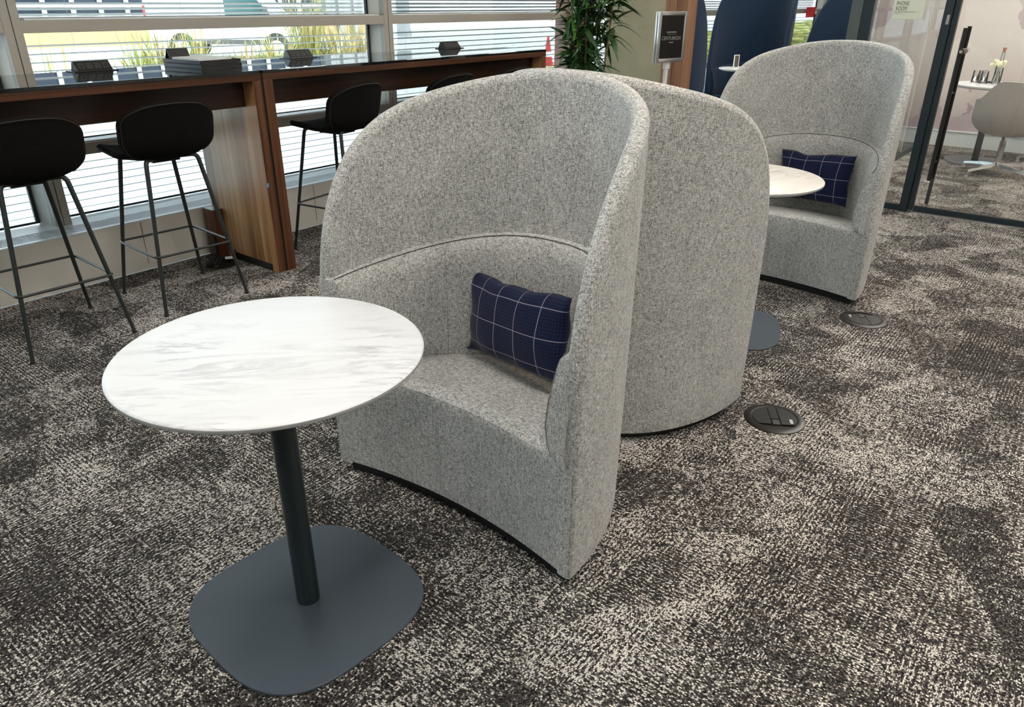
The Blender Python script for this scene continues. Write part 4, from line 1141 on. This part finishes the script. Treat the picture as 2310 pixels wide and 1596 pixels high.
o = mesh('more_leaves', V, Fc, M['leaf'], t); o['kind'] = 'stuff'

# ------------------------------------------------------------------ booth side: small table and menu
t = thing('side_table', (8.86, 3.60, 0), 'small white table with a flared foot in the navy booth', 'table')
lathe('tabletop', [(0.0, 0.715), (0.22, 0.715), (0.26, 0.730), (0.262, 0.738), (0.258, 0.742), (0.0, 0.742)], M['white'], t, 64)
lathe('pedestal', [(0.20, 0.0), (0.20, 0.012), (0.15, 0.04), (0.085, 0.25), (0.055, 0.5), (0.045, 0.70), (0.06, 0.714), (0.0, 0.714)], M['white'], t, 48)
t = thing('menu_stand', (8.84, 3.67, 0.742), 'small upright menu holder with white frame on the booth table', 'menu holder', math.radians(-30))
box('card', -0.030, 0.030, -0.002, 0.002, 0.012, 0.135, M['screen'], t)
for a in ((-0.036, -0.028), (0.028, 0.036)): box('frame_side', a[0], a[1], -0.006, 0.006, 0.0, 0.14, M['white'], t)
box('frame_top', -0.036, 0.036, -0.006, 0.006, 0.134, 0.142, M['white'], t)
box('foot', -0.036, 0.036, -0.02, 0.02, 0.0, 0.006, M['white'], t)
# fire call point beside the far window
t = thing('fire_alarm', (13.3, 4.34, 1.22), 'red alarm box on the far window post', 'alarm')
box('housing', -0.035, 0.035, -0.03, 0.10, 0.0, 0.15, M['red'], t, 0.01); box('lever', -0.02, 0.02, -0.055, -0.04, 0.05, 0.10, M['white'], t, 0.003)

# ------------------------------------------------------------------ inside the phone room
def task_chair(loc, rot, label):
    t = thing('task_chair', loc, label, 'chair', rot, 'upholstered chairs in the phone room')
    # shell: bucket; local +y is forward
    NA, NB = 40, 16; V = []; Fc = []
    def shell(off):
        out = []
        for i in range(NA + 1):
            th = -PI * 0.80 + 2 * PI * 0.80 * i / NA        # angle from the back (-y)
            ab = abs(th) / (PI * 0.80)
            q_ = min(1, max(0, (ab - 0.20) / 0.30)); q_ = q_ * q_ * (3 - 2 * q_); back = 0.825 - 0.165 * q_ - 0.09 * max(0, ab - 0.5)
            row = []
            for j in range(NB + 1):
                s = j / NB; z = 0.355 + (back - 0.355) * s ** 1.25
                rr = (0.13 + 0.145 * math.sin(min(1, s * 1.7 + 0.02) * PI / 2) ** 0.8) - off
                rx = rr * 1.02 + 0.02; ry = rr * 0.98 + 0.01
                row.append((rx * math.sin(th), -ry * math.cos(th) - 0.02 * s, z + (off if j == 0 else 0)))
            out.append(row)
        return out
    A_, B_ = shell(0), shell(0.035); K = (NA + 1) * (NB + 1)
    for G_ in (A_, B_):
        for r in G_: V += r
    I = lambda s, i, j: s * K + i * (NB + 1) + j
    for i in range(NA):
        for j in range(NB):
            Fc.append((I(0, i, j), I(0, i + 1, j), I(0, i + 1, j + 1), I(0, i, j + 1))); Fc.append((I(1, i, j), I(1, i, j + 1), I(1, i + 1, j + 1), I(1, i + 1, j)))
        Fc.append((I(0, i, NB), I(0, i + 1, NB), I(1, i + 1, NB), I(1, i, NB)))
    for e in (0, NA):
        for j in range(NB): Fc.append((I(0, e, j), I(0, e, j + 1), I(1, e, j + 1), I(1, e, j)))
    sh = mesh('upholstered_shell', V, Fc, M['chair_fabric'], t)
    for th in (-0.62, 0.0, 0.62):
        pts = []
        for j in range(3, NB + 1):
            s = j / NB; z = 0.355 + ((0.822 if th == 0 else 0.80) - 0.355) * s ** 1.25
            rr = 0.131 + 0.145 * math.sin(min(1, s * 1.7 + 0.02) * PI / 2) ** 0.8
            pts.append(((rr * 1.02 + 0.02) * math.sin(th), -(rr * 0.98 + 0.01) * math.cos(th) - 0.02 * s, z))
        tube('seam', pts, 0.0016, M['chair_fabric'], sh, 5)
    lathe('seat_cushion', [(0.0, 0.352), (0.13, 0.354), (0.19, 0.39), (0.225, 0.43), (0.215, 0.465), (0.17, 0.48), (0.0, 0.485)], M['chair_fabric'], t, 40)
    lathe('gas_lift', [(0.026, 0.09), (0.026, 0.30), (0.020, 0.302), (0.020, 0.34), (0.035, 0.342), (0.035, 0.354), (0.0, 0.354)], M['chrome'], t, 24)
    bs = lathe('hub', [(0.0, 0.055), (0.036, 0.055), (0.040, 0.075), (0.030, 0.11), (0.0, 0.11)], M['chrome'], t, 24)
    for k in range(4):
        a = PI / 4 + k * PI / 2; d = Vector((math.cos(a), math.sin(a), 0)); n_ = Vector((-d.y, d.x, 0))
        pl = []
        for (r, z, hw, hh) in ((0.02, 0.080, 0.022, 0.018), (0.15, 0.078, 0.018, 0.013), (0.30, 0.058, 0.015, 0.009), (0.345, 0.050, 0.014, 0.008)):
            c = d * r
            pl.append([c + n_ * hw + Vector((0, 0, z - hh)), c - n_ * hw + Vector((0, 0, z - hh)), c - n_ * hw * 0.5 + Vector((0, 0, z + hh)), c + n_ * hw * 0.5 + Vector((0, 0, z + hh))])
        V = [v for q in pl for v in q]; Fc = [(3, 2, 1, 0), (12, 13, 14, 15)]
        for i in range(3):
            for j in range(4): Fc.append((i * 4 + j, i * 4 + (j + 1) % 4, (i + 1) * 4 + (j + 1) % 4, (i + 1) * 4 + j))
        sp = mesh('base_arm', V, Fc, M['chrome'], t)
        c = d * 0.342
        lathe('glide', [(0.0, 0.0), (0.016, 0.0), (0.018, 0.008), (0.012, 0.012), (0.012, 0.046), (0.0, 0.046)], M['alu'], sp, 14, cx=c.x, cy=c.y)
    return t
tk = task_chair((8.20, 0.775, 0), math.radians(-78), 'grey bucket chair on a polished four-arm base seen from behind')
t2 = copy_tree(tk); t2.location = (9.12, 0.36, 0); t2.rotation_euler = (0, 0, math.radians(60)); t2['label'] = 'second grey bucket chair past the first, mostly out of the picture'
# room table
t = thing('meeting_table', (8.78, 1.03, 0), 'round pale table with dark pole inside the phone room', 'table')
prism('base_plate', rounded_base(math.radians(15), 1.0, 1.0), 'z', 0.0, 0.009, M['steel'], t, 0.003)
lathe('pole', [(0.030, 0.009), (0.030, 0.70), (0.0, 0.70)], M['pole'], t, 28)
lathe('tabletop', [(0.0, 0.700), (0.33, 0.700), (0.355, 0.712), (0.357, 0.725), (0.352, 0.730), (0.0, 0.730)], M['marble'], t, 80)
def tumbler(x, y, label):
    t = thing('drinking_glass', (x, y, 0.7305), label, 'glass', 0, 'upturned tumblers')
    lathe('glass_wall', [(0.034, 0.0), (0.036, 0.0), (0.030, 0.105), (0.028, 0.112), (0.0, 0.112), (0.0, 0.104), (0.026, 0.102), (0.034, 0.0)], M['drink_glass'], t, 28)
    return t
tumbler(8.86, 1.215, 'upturned clear tumbler left on the phone room table')
tumbler(8.80, 1.135, 'upturned clear tumbler right, next to the vase')
tr = box('coaster', 8.87, 8.93, 1.08, 1.13, 0.7305, 0.745, M['black'], None, 0.002); tag(tr, 'small black block on the table between glasses and vase', 'coaster')
t = thing('flower_vase', (8.80, 1.035, 0.7305), 'clear glass vase with cream flowers on the phone room table', 'vase')
lathe('glass_body', [(0.028, 0.0), (0.034, 0.02), (0.030, 0.06), (0.018, 0.09), (0.022, 0.115), (0.019, 0.115), (0.015, 0.09), (0.026, 0.06), (0.028, 0.01), (0.0, 0.008), (0.0, 0.0)], M['drink_glass'], t, 28)
rnd = random.Random(2)
for k in range(11):
    a = rnd.uniform(0, 2 * PI); r = rnd.uniform(0.01, 0.07); h = rnd.uniform(0.16, 0.215)
    c = Vector((r * math.cos(a), r * math.sin(a), h))
    tube('stem', [(-0.012 * math.cos(a), -0.012 * math.sin(a), 0.01), (0, 0, 0.10), tuple(c)], 0.0012, M['stem'], t, 5)
    bm = bmesh.new(); bmesh.ops.create_icosphere(bm, subdivisions=2, radius=0.021)
    for v in bm.verts: v.co = v.co * rnd.uniform(0.75, 1.15) + c
    from_bm('blossom', bm, M['flower'], t)
t = thing('glass_bottle', (8.95, 1.045, 0.7305), 'slim clear bottle with cork stopper behind the flowers', 'bottle')
lathe('bottle_body', [(0.0, 0.0), (0.036, 0.0), (0.036, 0.16), (0.016, 0.21), (0.013, 0.29), (0.011, 0.29), (0.014, 0.21), (0.033, 0.16), (0.033, 0.006), (0.0, 0.006)], M['drink_glass'], t, 28)
lathe('cork', [(0.0, 0.275), (0.011, 0.275), (0.015, 0.30), (0.018, 0.318), (0.0, 0.318)], M['cork'], t, 20)

# ------------------------------------------------------------------ outside
ZO = -0.10
struct(box('ground', -30, 80, 4.78, 70, -0.3, ZO, M['concrete']), 'bright pale paving outside the windows')
kb = box('kerb', -10, 30, 8.75, 8.95, ZO, ZO + 0.06, M['kerb_yellow'], None, 0.01); struct(kb, 'yellow kerb line outside')
pb = box('planting_bed', -10, 18, 11.6, 14.2, ZO - 0.05, ZO + 0.03, M['mulch']); struct(pb, 'mulched planting bed beyond the paving')
def px_ground(px, py, z):
    r = cam.matrix_world.to_3x3() @ Vector((px - 1155, -(py - 798), -F_PX)); k = (z - 1.43) / r.z
    return Vector((r.x * k, r.y * k, z))
def px_at_y(px, Y):
    r = cam.matrix_world.to_3x3() @ Vector((px - 1155, -(60 - 798), -F_PX)); return r.x * Y / r.y
def grass(px, Y, h, nb, spread, lean, label, straw=0.4, seed=1):
    rnd = random.Random(seed); x = px_at_y(px, Y)
    t = thing('grass_clump', (x, Y, ZO), label, 'grass', 0, 'ornamental grass clumps outside')
    for nm, n, mat in (('green_blades', int(2.6 * nb * (1 - straw)), M['grass_mat']), ('dry_stems', int(2.2 * nb * straw), M['straw'])):
        V = []; Fc = []
        for k in range(n):
            a = rnd.uniform(0, 2 * PI); r0 = rnd.uniform(0, spread * 0.5); L_ = 1.25 * h * rnd.uniform(0.35, 1.0)
            bx, by = r0 * math.cos(a), r0 * math.sin(a); la = a + rnd.uniform(-0.6, 0.6); sp = rnd.uniform(0.05, 0.65) * lean * L_
            dr = rnd.uniform(0.0, 0.35) * L_ if rnd.random() < 0.5 else 0; wd = rnd.uniform(0.006, 0.015)
            px_ = Vector((-math.sin(la), math.cos(la), 0)); b0 = len(V)
            for i in range(6):
                s = i / 5; c = Vector((bx + math.cos(la) * sp * s * s, by + math.sin(la) * sp * s * s, L_ * s - dr * s ** 4))
                ww = wd * (1 - s * 0.85)
                if nm == 'dry_stems' and 0.7 < s < 0.95: ww = wd * 1.1
                V += [c - px_ * ww, c + px_ * ww]
            for i in range(5): Fc.append((b0 + 2 * i, b0 + 2 * i + 1, b0 + 2 * i + 3, b0 + 2 * i + 2))
        if V:
            o = mesh(nm, V, Fc, mat, t, smooth=False); o['kind'] = 'stuff'
grass(90, 12.6, 0.95, 26, 0.7, 1.3, 'sparse thin grass just right of the left mullion outside', 0.9, 1)
grass(175, 12.4, 0.75, 22, 0.5, 1.0, 'sparse thin grass behind the left power unit', 0.7, 2)
grass(255, 12.8, 0.9, 16, 0.5, 0.8, 'few upright grass blades left of the van outside', 0.3, 3)
grass(300, 12.6, 1.0, 70, 0.5, 0.8, 'green grass tuft in front of the van rear', 0.2, 4)
grass(345, 13.0, 0.95, 120, 0.8, 0.8, 'dense grass clump in front of the van rear wheel', 0.4, 5)
grass(430, 12.5, 1.1, 90, 0.6, 0.7, 'grass clump behind the black trays', 0.5, 6)
grass(545, 12.7, 0.75, 90, 0.9, 0.8, 'low bushy grass clump before the van door', 0.4, 7)
grass(610, 12.4, 0.95, 120, 0.7, 0.9, 'grass clump in front of the van front wheel', 0.3, 8)
grass(690, 12.8, 1.45, 220, 0.7, 0.5, 'tallest feathery grass clump right of the van', 0.5, 9)
grass(760, 12.5, 1.0, 200, 0.9, 0.9, 'tangled grass clump near the right window post', 0.6, 10)
grass(815, 12.6, 1.0, 120, 0.6, 0.8, 'grass clump touching the right window post', 0.6, 11)

# building across the way
YBd = 30.0
xw = [9.15, 10.12] + [11.05 + 0.952 * k for k in range(22)]
bd = thing('office_building', (9.0, YBd, ZO), 'long office block with dark gridded windows across the paving', 'building')
box('wall_base', -6, 17.5, -0.2, 3.0, 0.0, 0.95, M['tan_wall'], bd)
box('wall_band', -6, 17.5, -0.1, 3.0, 0.95, 1.0, M['white_wall'], bd)
box('wall_panel', -6, 1.9, 0.0, 3.0, 1.0, 9.0, M['white_wall'], bd)
box('parapet', -6, 17.5, -0.1, 3.0, 8.2, 9.0, M['white_wall'], bd)
box('backing', 1.9, 15.0, 0.35, 3.0, 1.0, 8.2, M['grey_wall'], bd)
for k in range(13):
    x0 = 2.05 + 0.968 * k
    for (za, zb_) in ((1.0, 1.32), (1.32, 2.9), (2.9, 4.5), (4.5, 6.2), (6.2, 8.2)):
        f = box('window_pane', x0 + 0.06, x0 + 0.968, 0.12, 0.30, za + 0.045, zb_, M['dark_window'], bd)
    box('window_mullion', x0 - 0.06, x0 + 0.06, 0.0, 0.32, 1.0, 8.2, M['white_wall'], bd)
for za in (1.32, 2.9, 4.5, 6.2): box('window_rail', 2.0, 14.9, 0.02, 0.32, za - 0.03, za + 0.045, M['white_wall'], bd)
box('grey_bay', 14.9, 17.5, -0.3, 3.0, 0.95, 8.2, M['grey_wall'], bd)
for q in (15.5, 16.4): box('grey_bay_pilaster', q, q + 0.25, -0.45, -0.3, 0.0, 8.2, M['grey_wall'], bd)
wb2 = thing('white_building', (27.5, YBd - 2, ZO), 'bright white rendered building right of the grey bay', 'building')
box('wall', 0, 45, 0, 4, 0, 9, M['white_wall'], wb2)
box('plinth_band', 0, 45, -0.05, 0, 0, 0.3, M['kerb'], wb2)
# person glimpsed inside the window
# van
va = Vector((12.62, 21.95)); vb = Vector((14.40, 20.05)); dv = (vb - va); WB = dv.length; ang = math.atan2(dv.y, dv.x)
t = thing('cargo_van', (va.x, va.y, ZO), 'white cargo van parked beyond the grass outside', 'van', ang)
prof = [(-0.85, 0.42), (-0.95, 0.9), (-0.90, 1.85), (-0.75, 2.05), (1.70, 2.05), (1.95, 1.98), (2.65, 1.22), (3.25, 1.02), (3.42, 0.80), (3.45, 0.42)]
body = prism('body', prof, 'y', -0.85, 0.85, M['van_white'], t, 0.06, 3)
for wx in (0.0, WB):
    for yy in (-0.87, 0.70):
        wv = tube('wheel', [(wx, yy, 0.30), (wx, yy + 0.17, 0.30)], 0.30, M['tyre'], t, 32)
        if yy < 0: tube('rim', [(wx, yy - 0.01, 0.30), (wx, yy + 0.02, 0.30)], 0.205, M['alu'], wv, 24)
    bm = bmesh.new()
    V, Fc = tube_data([(wx, -0.862, 0.34), (wx, -0.84, 0.34)], 0.36, 36); mesh('wheel_arch', V, Fc, M['tyre'], t)
box('side_trim', 0.45, 2.25, -0.862, -0.85, 0.40, 0.52, M['dark_grey'], t, 0.005)
prism('side_window', [(1.28, 1.15), (2.52, 1.15), (2.40, 1.32), (1.90, 1.88), (1.28, 1.88)], 'y', -0.862, -0.84, M['teal_glass'], t)
for q in (1.15, 0.1): box('door_seam', q, q + 0.012, -0.855, -0.84, 0.5, 1.9, M['dark_grey'], t)
box('mirror', 2.35, 2.48, -1.02, -0.87, 1.15, 1.38, M['dark_grey'], t, 0.02)
box('rear_lamp', -0.93, -0.86, -0.868, -0.80, 0.95, 1.4, M['red'], t, 0.01)
box('bumper', 3.30, 3.52, -0.84, 0.84, 0.40, 0.62, M['dark_grey'], t, 0.03)
# cone, barrier, shrubs far right
cp_ = px_ground(1236, 150, ZO)
t = thing('traffic_cone', (cp_.x, cp_.y, ZO), 'red and white traffic cone outside past the counter end', 'cone')
box('cone_base', -0.19, 0.19, -0.19, 0.19, 0.0, 0.03, M['red'], t, 0.01)
lathe('cone_body', [(0.14, 0.03), (0.025, 0.72), (0.0, 0.72)], M['red'], t, 32)
lathe('cone_band', [(0.112, 0.24), (0.092, 0.36), (0.088, 0.36), (0.108, 0.24)], M['paper'], t, 32)
t = thing('road_barrier', (26.0, 6.6, ZO), 'orange and white striped barrier outside behind the navy booth', 'barrier', math.radians(60))
for k in range(3): box('board', -1.6, 1.6, -0.03, 0.03, 0.55 + 0.26 * k, 0.72 + 0.26 * k, M['orange'] if k % 2 == 0 else M['paper'], t, 0.005)
for q in (-1.4, 1.4): box('leg', q - 0.04, q + 0.04, -0.06, 0.06, 0.0, 1.3, M['paper'], t)
rnd = random.Random(11)
for k in range(9):
    x_ = 19 + 2.6 * k; y_ = 9.5 + rnd.uniform(-0.6, 0.6) + k * 0.35
    bm = bmesh.new(); bmesh.ops.create_icosphere(bm, subdivisions=4, radius=1.0)
    for v in bm.verts:
        n_ = 1 + 0.16 * math.sin(9 * v.co.x + k) * math.sin(8 * v.co.y) + 0.10 * rnd.uniform(-1, 1)
        v.co = Vector((v.co.x * 1.1 * n_, v.co.y * 0.9 * n_, v.co.z * 0.42 * n_ + 0.36))
    o = from_bm('shrub', bm, M['hedge'], None, loc=(x_, y_, ZO)); tag(o, '%s yellow green shrub of the row outside beyond the booths' % ['nearest', 'second', 'third', 'fourth', 'fifth', 'sixth', 'seventh', 'eighth', 'farthest'][k], 'shrub', 'row of shrubs outside')
